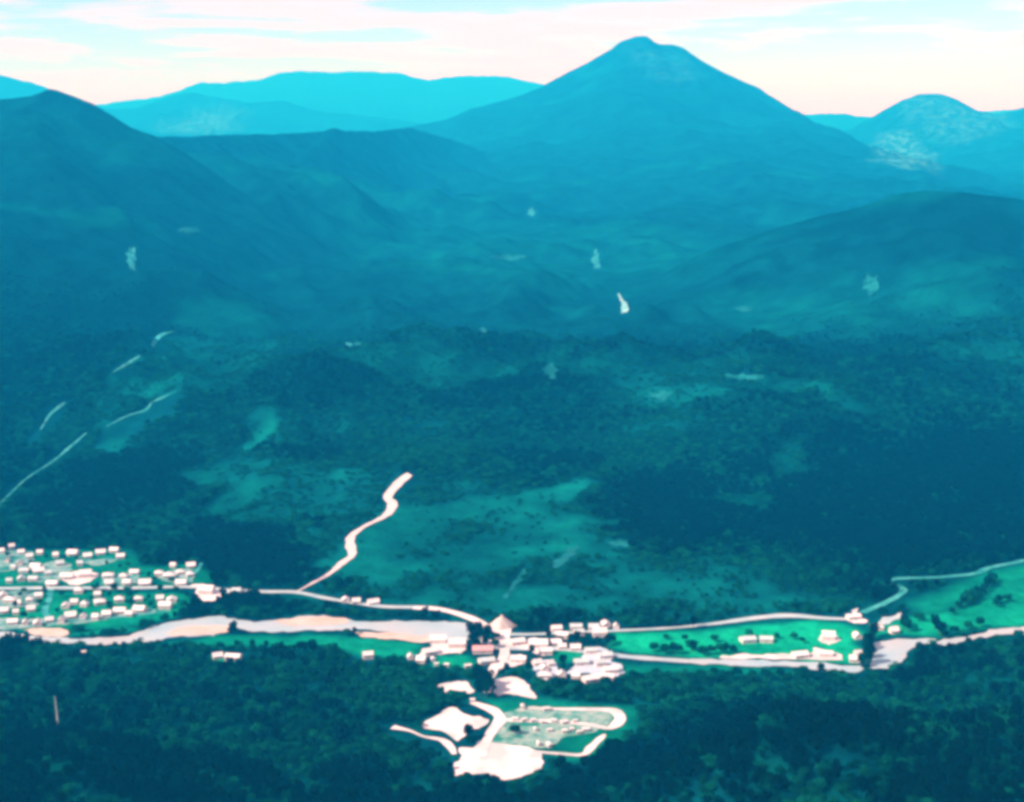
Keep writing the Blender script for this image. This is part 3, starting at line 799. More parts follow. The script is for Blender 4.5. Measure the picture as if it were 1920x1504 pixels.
# ------------------------------------------------------------------ houses
def box(x0, x1, y0, y1, z0, z1):
    v = [(x0, y0, z0), (x1, y0, z0), (x1, y1, z0), (x0, y1, z0), (x0, y0, z1), (x1, y0, z1), (x1, y1, z1), (x0, y1, z1)]
    f = [(0, 3, 2, 1), (4, 5, 6, 7), (0, 1, 5, 4), (1, 2, 6, 5), (2, 3, 7, 6), (3, 0, 4, 7)]
    return v, f


def join(parts):
    V, F = [], []
    for v, f in parts:
        k = len(V); V += v; F += [tuple(i + k for i in q) for q in f]
    return V, F


def gable_walls(L, W, H, rise):
    x, y = L / 2, W / 2
    v = [(-x, -y, -1.5), (x, -y, -1.5), (x, y, -1.5), (-x, y, -1.5), (-x, -y, H), (x, -y, H), (x, y, H), (-x, y, H), (-x, 0, H + rise), (x, 0, H + rise)]
    f = [(0, 1, 5, 4), (2, 3, 7, 6), (1, 2, 6, 9, 5), (3, 0, 4, 8, 7), (0, 3, 2, 1)]
    return v, f


def gable_roof(L, W, H, rise, over=0.6, th=0.22):
    x, y = L / 2 + over, W / 2 + over
    drop = rise * over / (W / 2)
    lo, hi = H - drop + 0.06, H + rise + 0.06
    v = []
    for s in (-x, x):
        v += [(s, -y, lo), (s, 0, hi), (s, y, lo), (s, -y, lo + th), (s, 0, hi + th), (s, y, lo + th)]
    f = [(0, 1, 7, 6), (1, 2, 8, 7), (3, 9, 10, 4), (4, 10, 11, 5), (0, 3, 4, 1), (1, 4, 5, 2), (6, 7, 10, 9), (7, 8, 11, 10), (0, 6, 9, 3), (2, 5, 11, 8)]
    return v, f


def hip_roof(L, W, H, rise, over=0.6, th=0.22):
    x, y = L / 2 + over, W / 2 + over
    r = max(L / 2 - W / 2, 0.4)
    v = [(-x, -y, H + .05), (x, -y, H + .05), (x, y, H + .05), (-x, y, H + .05), (-x, -y, H + th), (x, -y, H + th), (x, y, H + th), (-x, y, H + th), (-r, 0, H + rise), (r, 0, H + rise)]
    f = [(0, 3, 2, 1), (0, 1, 5, 4), (1, 2, 6, 5), (2, 3, 7, 6), (3, 0, 4, 7), (4, 5, 9, 8), (5, 6, 9), (6, 7, 8, 9), (7, 4, 8)]
    return v, f


def make_house(name, L, W, H, rise, roof='gable', mat='roof_white', chimney=True, porch=False, windows=2, wall='wall_white'):
    root = empty(name, (0, 0, 0))
    if roof == 'gable':
        mesh_obj('wall', *gable_walls(L, W, H, rise), wall, root)
        rf = mesh_obj('roof', *gable_roof(L, W, H, rise), mat, root)
    else:
        mesh_obj('wall', *box(-L / 2, L / 2, -W / 2, W / 2, -1.5, H), wall, root)
        rf = mesh_obj('roof', *hip_roof(L, W, H, rise), mat, root)
    if chimney:
        mesh_obj('chimney', *box(L * .22, L * .22 + .8, W * .12, W * .12 + .8, H + rise * .4, H + rise + 1.0), 'timber', rf)
    y = -W / 2
    mesh_obj('door', *box(-.55, .55, y - .08, y + .02, 0.02, 2.1), 'timber', root)
    for s in (-1, 1):
        for k in range(windows):
            cx = s * (1.9 + k * (L / 2 - 2.6) / max(1, windows - 1 + 0.4))
            if abs(cx) > L / 2 - .8: continue
            w = mesh_obj('window', *box(cx - .6, cx + .6, y - .06, y + .02, .95, 2.15), 'pane', root)
            mesh_obj('sill', *box(cx - .7, cx + .7, y - .16, y + .01, .84, .94), 'rail', w)
    if porch:
        mesh_obj('porch', *join([box(-L * .35, L * .35, y - 2.3, y - .1, H - .35, H - .22), box(-L * .35, -L * .35 + .15, y - 2.25, y - 2.1, -.5, H - .36), box(L * .35 - .15, L * .35, y - 2.25, y - 2.1, -.5, H - .36)]), mat, root)
    return root


PROTO = {}
SPEC = {
    'small': dict(name='house', L=10.0, W=9.5, H=2.9, rise=3.0),
    'medium': dict(name='house', L=13.5, W=10.5, H=3.0, rise=3.2, porch=True),
    'hip': dict(name='house', L=12.5, W=11.5, H=3.0, rise=3.2, roof='hip'),
    'grey': dict(name='house', L=10.0, W=9.0, H=2.9, rise=2.8, mat='roof_grey'),
    'red': dict(name='house', L=19.0, W=10.5, H=3.6, rise=3.2, mat='roof_red', windows=3),
    'hall': dict(name='hall', L=19.0, W=15.0, H=4.6, rise=4.2, windows=3, chimney=False),
    'shed': dict(name='shed', L=16.0, W=11.0, H=3.8, rise=2.6, windows=2, chimney=False),
    'greyshed': dict(name='shed', L=15.0, W=11.0, H=3.6, rise=2.4, windows=2, chimney=False, mat='roof_grey'),
    'hut': dict(name='cabin', L=5.5, W=3.6, H=2.5, rise=0.8, windows=1, chimney=False),
}


def place_house(kind, loc, rz, label, cat, group):
    if kind in PROTO:
        o = copy_tree(PROTO[kind])
    else:
        o = make_house(**SPEC[kind]); PROTO[kind] = o
    o.location = loc; o.rotation_euler = (0, 0, rz)
    tag(o, label, cat)
    if group: o['group'] = group
    elif 'group' in o: del o['group']
    return o


HOUSES = []       # (kind, px, py, label, category, group)


def row(kinds, pts, label, cat, group):
    for k, (px, py) in enumerate(pts):
        HOUSES.append((kinds[k % len(kinds)] if not isinstance(kinds, str) else kinds, px, py, label, cat, group))


G_TOWN = 'houses of the riverside town'
row('small', [(22, 1028), (4, 1037), (40, 1038), (75, 1039), (105, 1044), (226, 1046), (55, 1047), (325, 1063)],
    'small white gabled house in the scattered uppermost town rows under the hill', 'house', G_TOWN)
row('medium', [(137, 1040), (168, 1044), (186, 1040), (214, 1035), (358, 1064), (68, 1066), (72, 1072)],
    'long white porched house in the uppermost town rows under the hill', 'house', G_TOWN)
row('grey', [(14, 1054), (35, 1061), (45, 1073), (28, 1065), (40, 1089), (20, 1092), (60, 1088), (112, 1060), (150, 1060), (90, 1078)],
    'small grey-roofed house on the worn slope above the main road', 'house', G_TOWN)
row('hip', [(203, 1082), (232, 1083), (303, 1079), (338, 1078), (318, 1081), (352, 1080)],
    'white hip-roofed house in the middle town rows above the main road', 'house', G_TOWN)
row('hall', [(160, 1082)], 'largest white gabled hall beside the town square', 'hall', None)
row('hall', [(388, 1112)], 'white gabled hall standing in the yard at the east end of town', 'hall', None)
row('medium', [(126, 1084), (252, 1076), (272, 1096), (205, 1096), (238, 1096), (340, 1096), (98, 1097)],
    'white porched house on the upper side of the main road', 'house', G_TOWN)
row('hip', [(148, 1111), (57, 1127), (18, 1128), (224, 1128), (187, 1132), (157, 1136), (260, 1126)],
    'white hip-roofed house in the first row below the main road', 'house', G_TOWN)
row('small', [(6, 1121), (68, 1122), (183, 1118), (140, 1133), (125, 1139), (300, 1126), (322, 1128), (36, 1134)],
    'small white gabled house in the first row below the main road', 'house', G_TOWN)
row('medium', [(58, 1146), (8, 1149), (135, 1160), (222, 1151), (262, 1146)],
    'long white porched house in the lower row facing the river', 'house', G_TOWN)
row('hall', [(310, 1140)], 'big white gabled building at the river end of the lower town row', 'hall', None)
row('small', [(30, 1152), (75, 1172), (48, 1171), (95, 1167), (116, 1165), (165, 1159), (192, 1156), (237, 1153), (178, 1158), (24, 1169)],
    'small white gabled house in the lower row facing the river', 'house', G_TOWN)
row('grey', [(440, 1111), (428, 1114)], 'grey-roofed cottage by the main road just past the town yard', 'house', 'cottages past the town')
row('small', [(652, 1129), (664, 1131)], 'small white roadside house below the zigzag track', 'house', 'roadside houses below the track')
row('medium', [(700, 1132)], 'white porched house by the road under the sunlit hillside', 'house', None)
row('small', [(409, 1234)], 'small white cottage in a green clearing of the near forest', 'house', None)
row('shed', [(437, 1236)], 'white low shed beside the cottage in the near forest', 'shed', None)
row('hut', [(157, 1226)], 'tiny white cabin alone at the forest edge below the river', 'cabin', None)
row('shed', [(690, 1234)], 'long low shed on the meadow south of the river', 'shed', None)
# around the crossing
row('hall', [(823, 1204), (855, 1212)], 'big white gabled building in the yard beside the river end', 'hall', 'halls beside the river end')
row('shed', [(806, 1226)], 'white shed at the lower edge of the riverside yard', 'shed', None)
row('red', [(905, 1223)], 'white house with faded red roof beside the crossing', 'house', None)
row('small', [(783, 1239), (776, 1237)], 'small white house at the west end of the green by the yard', 'house', 'houses at the west end of the green')
row('hut', [(818, 1248), (837, 1250), (877, 1252), (812, 1239)], 'tiny pale cabin at the edge of the small green', 'cabin', 'cabins at the edge of the green')
row('greyshed', [(912, 1243)], 'low grey shed west of the white lane', 'shed', None)
row('hut', [(907, 1206), (921, 1207)], 'pale cabin among the dark trees by the crossing', 'cabin', 'cabins among the dark trees')
row('hall', [(1004, 1211)], 'big white hall in the wedge-shaped yard', 'hall', None)
row('shed', [(1021, 1224), (985, 1209)], 'white shed in the wedge-shaped yard', 'shed', 'sheds in the wedge yard')
row('shed', [(972, 1240)], 'white shed on the small yard off the crossing road', 'shed', None)
row('small', [(1052, 1214), (1072, 1217), (1040, 1211)], 'small white house on the green east of the wedge-shaped yard', 'house', 'houses on the green')
row('hall', [(1124, 1192)], 'big white hall by the road at the end of the bright field', 'hall', None)
row('shed', [(1058, 1191), (1048, 1186)], 'white shed by the road near the wedge-shaped yard', 'shed', 'sheds by the road')
row('greyshed', [(1088, 1182), (1106, 1180), (1078, 1188)], 'grey-roofed shed in the roadside row at the dark hill foot', 'shed', 'grey roadside sheds')
row('small', [(1136, 1175), (1152, 1178)], 'small white house behind the roadside hall', 'house', 'houses behind the roadside hall')
row('greyshed', [(1112, 1226), (1130, 1232), (1098, 1246), (1118, 1248)], 'grey-roofed shed on the pale lilac hardstanding', 'shed', 'sheds on the hardstanding')
row('shed', [(1142, 1262), (1110, 1274)], 'white shed at the lower rim of the pale lilac hardstanding', 'shed', 'white sheds at the hardstanding rim')
row('small', [(1086, 1272), (1060, 1270), (1128, 1272)], 'small white house at the lower rim of the pale lilac hardstanding', 'house', 'houses at the hardstanding rim')
row('small', [(1008, 1247), (1030, 1250), (1022, 1258)], 'small white house in the tight cluster east of the lane', 'house', 'tight cluster of houses')
row('hip', [(1024, 1268)], 'white hip-roofed house at the foot of the tight cluster', 'house', None)
row('hut', [(886, 1317)], 'white cabin where the lane leaves the dark tree clump', 'cabin', None)
row('hut', [(966, 1351), (982, 1353), (1000, 1354), (1018, 1357), (1038, 1355), (1058, 1357), (1078, 1355), (1024, 1333), (980, 1329),
            (1004, 1371), (1060, 1374), (1070, 1371), (1098, 1371), (1030, 1372), (1085, 1376), (1010, 1398), (1030, 1400)],
    'small white cabin on the camp plots inside the loop lane', 'cabin', 'cabins on the camp plots')
# right-hand side
row('hall', [(1553, 1199)], 'white hall alone on the round gravel pad in the field', 'hall', None)
row('shed', [(1548, 1230), (1500, 1232)], 'white shed on the gravel strip by the narrow river reach', 'shed', 'sheds by the narrow reach')
row('small', [(1607, 1196), (1608, 1230), (1602, 1240)], 'small white house beside the tall tree hedge', 'house', 'houses beside the tree hedge')
row('hip', [(1650, 1180)], 'white hip-roofed house just beyond the tree hedge', 'house', None)
row('medium', [(1674, 1186)], 'white porched house beyond the tree hedge facing the river wedge', 'house', None)
row('greyshed', [(1412, 1203), (1426, 1203)], 'low grey-roofed shed in the middle of the bright field', 'shed', 'sheds in the bright field')
row('shed', [(1600, 1160)], 'white shed in the triangular gravel bay', 'shed', None)
_hp = ground_points([(h[1], h[2]) for h in HOUSES])
HOUSE_XY = _hp[:, :2].copy()
# keep neighbours apart so that no two buildings stand in each other
HR = {'small': 7.0, 'medium': 8.8, 'hip': 8.6, 'grey': 6.9, 'red': 11.0, 'hall': 12.4, 'shed': 10.0, 'greyshed': 9.6, 'hut': 3.9}
_r = np.array([HR[h[0]] for h in HOUSES])
for _ in range(60):
    d = HOUSE_XY[:, None] - HOUSE_XY[None]
    L_ = np.hypot(d[..., 0], d[..., 1]) + np.eye(len(_r)) * 1e6
    need = (_r[:, None] + _r[None]) * 0.92 - L_
    push = np.where(need > 0, need, 0)[..., None] * d / L_[..., None] * 0.25
    HOUSE_XY += push.sum(1) * np.minimum(1, 6 / _r)[:, None]
_hz = height(HOUSE_XY[:, 0], HOUSE_XY[:, 1])
for h, (hx, hy), hz in zip(HOUSES, HOUSE_XY, _hz):
    rz = random.choice([0.12, 0.22, 0.3, -0.1]) + random.uniform(-0.12, 0.12)
    lab = h[3]
    if h[0] in ('small', 'grey', 'hut') and h[5] and random.random() < 0.3:
        rz += math.pi / 2
        lab += ', turned gable-end on'
    o = place_house(h[0], (hx, hy, hz + 0.65), rz, lab, h[4], h[5])
    q_ = random.uniform(.58, .95)
    o.scale = (q_ * random.uniform(.9, 1.12), q_ * random.uniform(.9, 1.12), random.uniform(.72, .95))
print('houses', len(HOUSES))

# gravel heap above the crossing: a loose cone with gullied flanks
hp = ground_points([(941, 1181)])[0]
V, F = [], []
rings, seg = 14, 40
for k in range(rings + 1):
    t = k / rings
    for s in range(seg):
        a = 2 * math.pi * s / seg
        rr = 13.0 * (1 - t) ** 1.15 * (1 + 0.12 * math.sin(a * 3 + 1) + 0.07 * math.sin(a * 7 + t * 4)) + 0.25
        zz = 13.0 * t - 0.8 + (0.35 * math.sin(a * 5 + k))
        V.append((rr * math.cos(a) * 1.05, rr * math.sin(a), zz))
for k in range(rings):
    for s in range(seg):
        F.append((k * seg + s, k * seg + (s + 1) % seg, (k + 1) * seg + (s + 1) % seg, (k + 1) * seg + s))
F.append(tuple(rings * seg + s for s in range(seg)))
o = mesh_obj('gravel_heap', V, F, 'heap', smooth=True)
o.location = (hp[0], hp[1] + 10, hp[2])
tag(o, 'tall pinkish cone-shaped gravel heap at the head of the crossing', 'gravel heap')

# ------------------------------------------------------------------ trees
def crown_mesh(name, mat, seed, rx, rz, zc, lobes, leaves, size):
    """leaf tufts spread over several overlapping lobes, with a darker twiggy heart"""
    rs = np.random.default_rng(seed)
    V, F = [], []
    L = [((0, 0, zc), 1.0)]
    for k in range(lobes):
        a = rs.uniform(0, 2 * np.pi)
        d = rs.uniform(.35, .62)
        L.append(((math.cos(a) * rx * d, math.sin(a) * rx * d, zc + rz * rs.uniform(-.35, .5)), rs.uniform(.42, .66)))
    bm = bmesh.new()
    bmesh.ops.create_icosphere(bm, subdivisions=1, radius=1.0)
    core = [(v.co.x * rx * .72, v.co.y * rx * .72, v.co.z * rz * .75 + zc) for v in bm.verts]
    V += core; F += [tuple(v.index for v in f.verts) for f in bm.faces]
    bm.free()
    for k in range(leaves):
        (cx, cy, cz), s = L[rs.integers(len(L))]
        d = rs.normal(size=3); d /= np.linalg.norm(d)
        if d[2] < -0.45: d[2] *= -1
        q = rs.uniform(.8, 1.04) * s
        p = np.array([cx + d[0] * rx * q, cy + d[1] * rx * q, cz + d[2] * rz * q])
        nrm = d + rs.normal(size=3) * .45; nrm /= np.linalg.norm(nrm)
        u = np.cross(nrm, rs.normal(size=3)); u /= np.linalg.norm(u)
        w = np.cross(nrm, u)
        a, b = size * rs.uniform(.6, 1.25), size * rs.uniform(.5, 1.0)
        k0 = len(V)
        V += [tuple(p + u * a), tuple(p + w * b + nrm * .12 * size), tuple(p - u * a * .9), tuple(p - w * b - nrm * .1 * size)]
        F.append((k0, k0 + 1, k0 + 2, k0 + 3))
    me = bpy.data.meshes.new(name)
    me.from_pydata([tuple(map(float, v)) for v in V], [], F)
    me.materials.append(M[mat])
    return me


def trunk_mesh(h, r):
    V, F = [], []
    seg, lev = 7, 4
    for k in range(lev + 1):
        t = k / lev
        for s in range(seg):
            a = 2 * math.pi * s / seg
            rr = r * (1.25 if k == 0 else 1) * (1 - .6 * t)
            V.append((rr * math.cos(a) + .12 * math.sin(t * 5), rr * math.sin(a), -1.0 + t * (h + 1.0)))
    for k in range(lev):
        for s in range(seg):
            F.append((k * seg + s, k * seg + (s + 1) % seg, (k + 1) * seg + (s + 1) % seg, (k + 1) * seg + s))
    # limbs
    for a in (0.3, 2.2, 4.3):
        k0 = len(V)
        b, e = Vector((0, 0, h * .55)), Vector((math.cos(a) * h * .28, math.sin(a) * h * .28, h * .9))
        sd = Vector((-math.sin(a), math.cos(a), 0)) * r * .4
        up = Vector((0, 0, r * .5))
        V += [tuple(b + sd), tuple(b - sd), tuple(b + up), tuple(e + sd * .3), tuple(e - sd * .3), tuple(e + up * .3)]
        F += [(k0, k0 + 1, k0 + 4, k0 + 3), (k0 + 1, k0 + 2, k0 + 5, k0 + 4), (k0 + 2, k0, k0 + 3, k0 + 5)]
    me = bpy.data.meshes.new('trunk')
    me.from_pydata(V, [], F); me.materials.append(M['bark'])
    return me


TREE_MESH = {
    'round': (crown_mesh('round_crown', 'leaf_dark', 11, 4.6, 3.8, 6.0, 6, 260, .95), trunk_mesh(6.0, .35)),
    'broad': (crown_mesh('broad_crown', 'leaf_mid', 12, 5.4, 3.4, 5.6, 8, 300, 1.0), trunk_mesh(5.6, .4)),
    'tall': (crown_mesh('tall_crown', 'leaf_dark', 13, 3.6, 5.4, 7.6, 5, 260, .9), trunk_mesh(7.5, .35)),
    'deep': (crown_mesh('deep_crown', 'leaf_deep', 14, 4.6, 6.4, 8.6, 7, 320, 1.0), trunk_mesh(8.5, .45)),
}
TREE_PROTO = {}


def place_tree(kind, loc, s, label, group):
    if kind in TREE_PROTO:
        o = copy_tree(TREE_PROTO[kind])
    else:
        o = empty('tree', (0, 0, 0))
        for nm, m in zip(('crown', 'trunk'), TREE_MESH[kind]):
            c = bpy.data.objects.new(nm, m); COL.objects.link(c); c.parent = o
        TREE_PROTO[kind] = o
    o.location = loc; o.rotation_euler = (0, 0, random.uniform(0, 6.28)); o.scale = (s, s, s * random.uniform(.9, 1.12))
    tag(o, {'round': 'round-crowned ', 'broad': 'broad low ', 'tall': 'slim upright ', 'deep': 'full bushy '}[kind] + label, 'tree', group)


TREES = []


def trees(kinds, pts, label, group, s=(0.85, 1.15)):
    for k, p in enumerate(pts):
        TREES.append((kinds[k % len(kinds)], p, random.uniform(*s), label, group))


trees(['round', 'broad', 'tall'], [(1226, 1222), (1247, 1226), (1262, 1227), (1271, 1226), (1297, 1220), (1299, 1226), (1334, 1227), (1350, 1226), (1361, 1226), (1375, 1226), (1318, 1228)],
      'dark tree in the row along the lower edge of the bright field', 'row of trees along the field')
trees(['broad', 'round'], [(1249, 1199), (1284, 1203), (1403, 1198), (1452, 1199), (1488, 1199), (1505, 1206), (1340, 1204)], 'single dark tree scattered in the bright field', 'trees in the bright field', (.6, .85))
trees(['deep', 'tall'], [(1640, 1196), (1633, 1204), (1626, 1212), (1622, 1222), (1619, 1232), (1617, 1243), (1628, 1219), (1624, 1235), (1631, 1246), (1616, 1253)],
      'tall dark tree in the hedge before the river wedge', 'tree hedge before the river wedge', (.9, 1.15))
trees(['tall', 'deep'], [(1690, 1182), (1694, 1176), (1698, 1186)], 'slim dark tree on the green bank above the river wedge', 'slim trees on the bank')
trees(['deep', 'round'], [(1752, 1180), (1758, 1187), (1764, 1193), (1770, 1198)], 'dark tree in the clump where the upstream river begins', 'clump by the upstream river')
trees(['round', 'broad'], [(1789, 1190), (1723, 1165), (1785, 1153), (1868, 1138), (1872, 1132), (1889, 1128), (1654, 1157), (1815, 1180), (1837, 1176)], 'single dark tree scattered in the right-hand field', 'trees in the right-hand field', (.75, 1.05))
trees(['round', 'tall', 'broad'], [(1796, 1142), (1804, 1138), (1812, 1135), (1808, 1130), (1820, 1132), (1826, 1126), (1834, 1124), (1830, 1118), (1840, 1116), (1846, 1110), (1852, 1104), (1856, 1098), (1860, 1092), (1848, 1102), (1818, 1124)],
      'dark tree in the diagonal strip of wood across the right-hand field', 'diagonal strip of wood', (.9, 1.2))
trees(['deep', 'tall'], [(895, 1283), (906, 1284), (917, 1288), (898, 1296), (909, 1298), (919, 1300), (901, 1307), (912, 1310), (907, 1290)], 'very dark tall tree in the clump beside the humped gravel pad', 'dark clump beside the gravel pads', (1.0, 1.25))
trees(['deep', 'round'], [(882, 1196), (889, 1190), (897, 1188), (884, 1206), (892, 1204), (900, 1200), (886, 1214), (896, 1213), (914, 1198), (930, 1200), (912, 1212), (926, 1216)], 'dark tree in the clump between river end and crossing', 'dark clump by the crossing', (.8, 1.05))
trees(['round'], [(962, 1374), (967, 1378)], 'dark tree alone on the pale camp plots', 'trees on the camp plots', (.7, .85))
trees(['round', 'broad'], [(115, 1120), (180, 1108), (215, 1110), (240, 1112), (300, 1111), (330, 1112), (350, 1120), (45, 1113), (280, 1140), (245, 1136), (205, 1140), (345, 1140)],
      'dark garden tree between the town houses', 'garden trees in town', (.65, .95))
trees(['round', 'broad', 'tall'], [(14, 1045), (52, 1058), (88, 1050), (120, 1050), (150, 1048), (200, 1062), (225, 1066), (240, 1062), (280, 1084), (290, 1090), (322, 1092), (84, 1112), (38, 1120), (74, 1134), (206, 1122), (172, 1126), (242, 1122), (282, 1126), (108, 1150), (150, 1150), (26, 1143), (46, 1160), (210, 1145)],
      'dark tree squeezed between the white roofs of the town', 'trees between the town roofs', (.5, .8))
trees(['deep', 'round', 'tall'], [(1040, 1198), (1052, 1202), (1066, 1204), (1082, 1206), (1100, 1206), (1120, 1210), (1140, 1212), (1150, 1206), (1000, 1230), (1050, 1250), (1056, 1258), (990, 1262), (950, 1262), (940, 1268)],
      'dark tree among the sheds east of the crossing', 'trees among the eastern sheds', (.6, .9))
trees(['deep', 'round'], [(1300, 1178), (1263, 1174), (1268, 1170), (1032, 1180), (1020, 1178), (1010, 1181)], 'dark tree on the verge of the road at the dark hill foot', 'roadside trees at the hill foot', (.8, 1.0))
_tp = ground_points([t[1] for t in TREES])
TREE_XY = _tp[:, :2]
_hr = _r
_kept = []
for t, p in zip(TREES, _tp):
    d = np.hypot(HOUSE_XY[:, 0] - p[0], HOUSE_XY[:, 1] - p[1]) - _hr
    k = d.argmin()
    if d[k] < 4.5:
        v = p[:2] - HOUSE_XY[k]; v /= max(1e-3, np.hypot(*v))
        p[:2] = HOUSE_XY[k] + v * (_hr[k] + 4.8)
        p[2] = height(p[0:1], p[1:2])[0]
    place_tree(t[0], (p[0], p[1], p[2]), t[2], t[3], t[4])
# a bleached dead trunk standing out of the near forest
dp = ground_points([(108, 1372)])[0]
V, F = [], []
seg = 8
for k in range(9):
    t = k / 8
    for s in range(seg):
        a = 2 * math.pi * s / seg
        rr = 1.0 * (1 - .75 * t) + .06
        V.append((rr * math.cos(a) + .5 * math.sin(t * 4), rr * math.sin(a), -2 + 32 * t))
for k in range(8):
    for s in range(seg):
        F.append((k * seg + s, k * seg + (s + 1) % seg, (k + 1) * seg + (s + 1) % seg, (k + 1) * seg + s))
root = empty('dead_tree', tuple(dp))
mesh_obj('trunk', V, F, 'bleached', root)
for a, zz, ln in ((0.4, 16, 3.5), (2.6, 19, 3.0), (4.4, 22, 2.4), (5.5, 25, 1.8)):
    d = Vector((math.cos(a), math.sin(a), .7)) * ln
    b = Vector((.5 * math.sin((zz + 2) / 32 * 4), 0, zz)); sd = Vector((-math.sin(a), math.cos(a), 0)) * .16
    up = Vector((0, 0, .22))
    mesh_obj('branch', [tuple(b + sd), tuple(b - sd), tuple(b + up), tuple(b + d)], [(0, 1, 3), (1, 2, 3), (2, 0, 3), (0, 2, 1)], 'bleached', root)
tag(root, 'tall bleached dead tree standing out of the near forest', 'dead tree')
print('trees', len(TREES))

# ------------------------------------------------------------------ the woods: countless trees read as one mass
def forest_points(x0, x1, y0, y1, step, seed):
    rs = np.random.default_rng(seed)
    gx, gy = np.meshgrid(np.arange(x0, x1, step), np.arange(y0, y1, step))
    gx = gx.ravel() + rs.uniform(-.55, .55, gx.size) * step
    gy = gy.ravel() + rs.uniform(-.55, .55, gy.size) * step
    m = np.abs(gx) < gy * 0.47 + 60
    gx, gy = gx[m], gy[m]
    md = meadow_at(gx, gy)
    fd = cover(FIELD_P, gx, gy, 7.0, 40.0)
    p = np.clip(1.05 - md * 2.1, 0.03, 1) * (1 - sstep(2600, 3350, gy)) * (fd < 0.12) 
    keep = rs.random(len(gx)) < p
    gx, gy = gx[keep], gy[keep]
    bad = np.zeros(len(gx), bool)
    for w in AREA_W: 
        b = (gx > w[:, 0].min() - 12) & (gx < w[:, 0].max() + 12) & (gy > w[:, 1].min() - 12) & (gy < w[:, 1].max() + 12)
        if b.any():
            bad[b] |= soft_poly(w, gx[b], gy[b], 6.0) > 0.2
            bad[b] |= soft_poly(w - np.array([0, 9.0]), gx[b], gy[b], 5.0) > 0.3
    for p_, w in LINE_W:
        bad |= near_line(p_, w / 2 + 4.5 + 3.0 * (p_[:, 1] > 1700), gx, gy)
        bad |= near_line(p_ - np.array([0, 11.0]), w / 2 + 5.5, gx, gy)
        bad |= near_line(p_ - np.array([0, 20.0]), w / 2 + 3.0, gx, gy)
        if p_[:, 1].mean() > 1700:
            for sh in (10.0, 22.0, 34.0, 46.0, 58.0):
                bad |= near_line(p_ - np.array([0, sh]), w / 2 + 9.0, gx, gy)
    dd = np.full(len(gx), 1e9)
    s = np.where((gy > 1000) & (gy < 1900))[0]
    for c in range(0, len(s), 3000):
        ss = s[c:c + 3000]
        dd[ss] = (np.hypot(gx[ss, None] - HOUSE_XY[None, :, 0], gy[ss, None] - HOUSE_XY[None, :, 1]) - _r[None]).min(1)
        dd[ss] = np.minimum(dd[ss], np.hypot(gx[ss, None] - TREE_XY[None, :, 0], gy[ss, None] - TREE_XY[None, :, 1]).min(1))
    bad |= dd < 7
    gx, gy = gx[~bad], gy[~bad]
    return gx, gy, meadow_at(gx, gy), rs


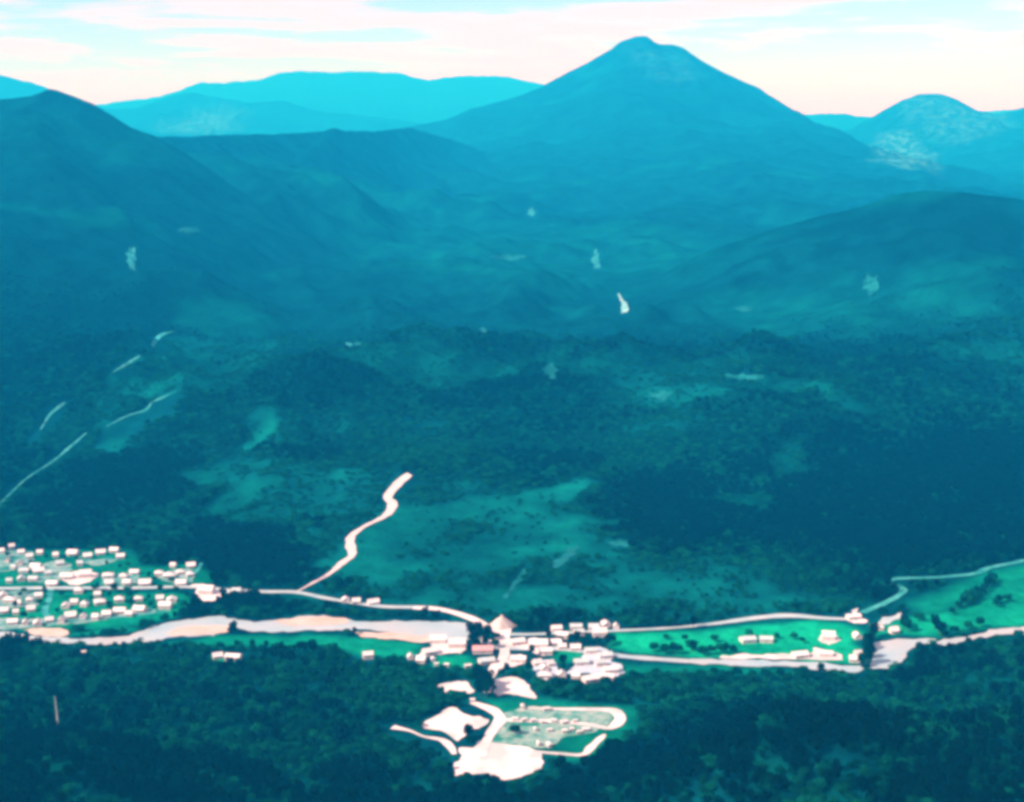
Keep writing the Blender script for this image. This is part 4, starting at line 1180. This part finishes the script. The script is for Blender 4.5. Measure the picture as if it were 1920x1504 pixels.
def forest(name, label, specs, kinds, scale, weights, squat=1.0):
    X, Y, S, I, Rt = [], [], [], [], []
    for (x0, x1, y0, y1, step, seed) in specs:
        gx, gy, md, rs = forest_points(x0, x1, y0, y1, step, seed)
        X.append(gx); Y.append(gy)
        S.append(rs.uniform(*scale, len(gx)) * (1 - .58 * np.clip(md * 2.2, 0, 1)) * min(step / 7.5, 1.15) * (1 - 0.45 * sstep(2200, 3300, gy)))
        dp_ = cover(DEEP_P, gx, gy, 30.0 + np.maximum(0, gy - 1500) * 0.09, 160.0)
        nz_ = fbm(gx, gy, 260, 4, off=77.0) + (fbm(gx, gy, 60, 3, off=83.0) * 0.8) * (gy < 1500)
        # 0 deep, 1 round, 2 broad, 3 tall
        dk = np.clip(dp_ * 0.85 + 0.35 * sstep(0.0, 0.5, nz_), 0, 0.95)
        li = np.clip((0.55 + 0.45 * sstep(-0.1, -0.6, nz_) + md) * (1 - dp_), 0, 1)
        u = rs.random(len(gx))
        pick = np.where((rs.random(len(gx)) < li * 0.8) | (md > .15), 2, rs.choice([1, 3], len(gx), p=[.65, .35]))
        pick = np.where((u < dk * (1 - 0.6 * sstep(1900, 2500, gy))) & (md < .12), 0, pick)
        I.append(pick)
        Rt.append(rs.uniform(0, 6.28, len(gx)))
    X, Y, S, I, Rt = map(np.concatenate, (X, Y, S, I, Rt))
    Z = height(X, Y) - 0.3
    me = bpy.data.meshes.new(name)
    me.vertices.add(len(X)); me.vertices.foreach_set('co', np.stack([X, Y, Z], 1).astype(np.float32).ravel())
    for nm, tp, v in (('tree_scale', 'FLOAT', S), ('tree_turn', 'FLOAT', Rt)):
        a = me.attributes.new(nm, tp, 'POINT'); a.data.foreach_set('value', v.astype(np.float32))
    a = me.attributes.new('tree_kind', 'INT', 'POINT'); a.data.foreach_set('value', I.astype(np.int32))
    o = bpy.data.objects.new(name, me); COL.objects.link(o)
    ng = bpy.data.node_groups.new(name, 'GeometryNodeTree')
    ng.interface.new_socket('Geometry', in_out='INPUT', socket_type='NodeSocketGeometry')
    ng.interface.new_socket('Geometry', in_out='OUTPUT', socket_type='NodeSocketGeometry')
    n, l = ng.nodes, ng.links
    gi, go = n.new('NodeGroupInput'), n.new('NodeGroupOutput')
    jn = n.new('GeometryNodeJoinGeometry')
    for k in reversed(kinds):
        src = [c for c in TREE_PROTO[k].children if c.name.startswith('crown')][0]
        oi = n.new('GeometryNodeObjectInfo'); oi.inputs['Object'].default_value = src; oi.inputs['As Instance'].default_value = True
        oi.transform_space = 'ORIGINAL'
        l.new(oi.outputs['Geometry'], jn.inputs[0])
    iop = n.new('GeometryNodeInstanceOnPoints')
    iop.inputs['Pick Instance'].default_value = True

    def na(nm, tp):
        q = n.new('GeometryNodeInputNamedAttribute'); q.data_type = tp; q.inputs['Name'].default_value = nm
        return q.outputs['Attribute']
    cx = n.new('ShaderNodeCombineXYZ'); l.new(na('tree_turn', 'FLOAT'), cx.inputs['Z'])
    l.new(gi.outputs[0], iop.inputs['Points']); l.new(jn.outputs[0], iop.inputs['Instance'])
    l.new(na('tree_kind', 'INT'), iop.inputs['Instance Index'])
    l.new(cx.outputs[0], iop.inputs['Rotation']); sv = n.new('ShaderNodeVectorMath'); sv.operation = 'SCALE'; sv.inputs[0].default_value = (1, 1, squat)
    l.new(na('tree_scale', 'FLOAT'), sv.inputs['Scale']); l.new(sv.outputs[0], iop.inputs['Scale'])
    l.new(iop.outputs[0], go.inputs[0])
    md = o.modifiers.new('woods', 'NODES'); md.node_group = ng
    tag(o, label, 'forest', kind='stuff')
    print(name, len(X))
    return o


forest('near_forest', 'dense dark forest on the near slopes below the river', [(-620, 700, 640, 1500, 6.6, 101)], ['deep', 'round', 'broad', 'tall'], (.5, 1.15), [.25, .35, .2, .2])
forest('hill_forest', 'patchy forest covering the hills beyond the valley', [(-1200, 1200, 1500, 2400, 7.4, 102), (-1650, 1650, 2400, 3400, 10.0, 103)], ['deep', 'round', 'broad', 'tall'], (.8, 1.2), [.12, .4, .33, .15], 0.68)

# ------------------------------------------------------------------ haze
hv, hf = box(-72000, 72000, -1500, 72000, float(GZ.min()) - 2.0, float(GZ.max()) + 25.0)
hz_ = mesh_obj('haze', hv, hf, None)
hm = bpy.data.materials.new('haze_air'); hm.use_nodes = True
hn, hl = hm.node_tree.nodes, hm.node_tree.links
hn.clear()
ho = hn.new('ShaderNodeOutputMaterial')
hp_ = hn.new('ShaderNodeVolumePrincipled')
hp_.inputs['Color'].default_value = (0.007, 0.45, 1.0, 1)
hp_.inputs['Absorption Color'].default_value = (1, 1, 1, 1)
hp_.inputs['Density'].default_value = 1.15e-4
hp_.inputs['Anisotropy'].default_value = 0.0
hl.new(hp_.outputs[0], ho.inputs['Volume'])
hz_.data.materials.append(hm)
tag(hz_, 'blue haze filling the valley and fading the far ranges', 'haze', kind='stuff')
print('zrange', GZ.min(), GZ.max())
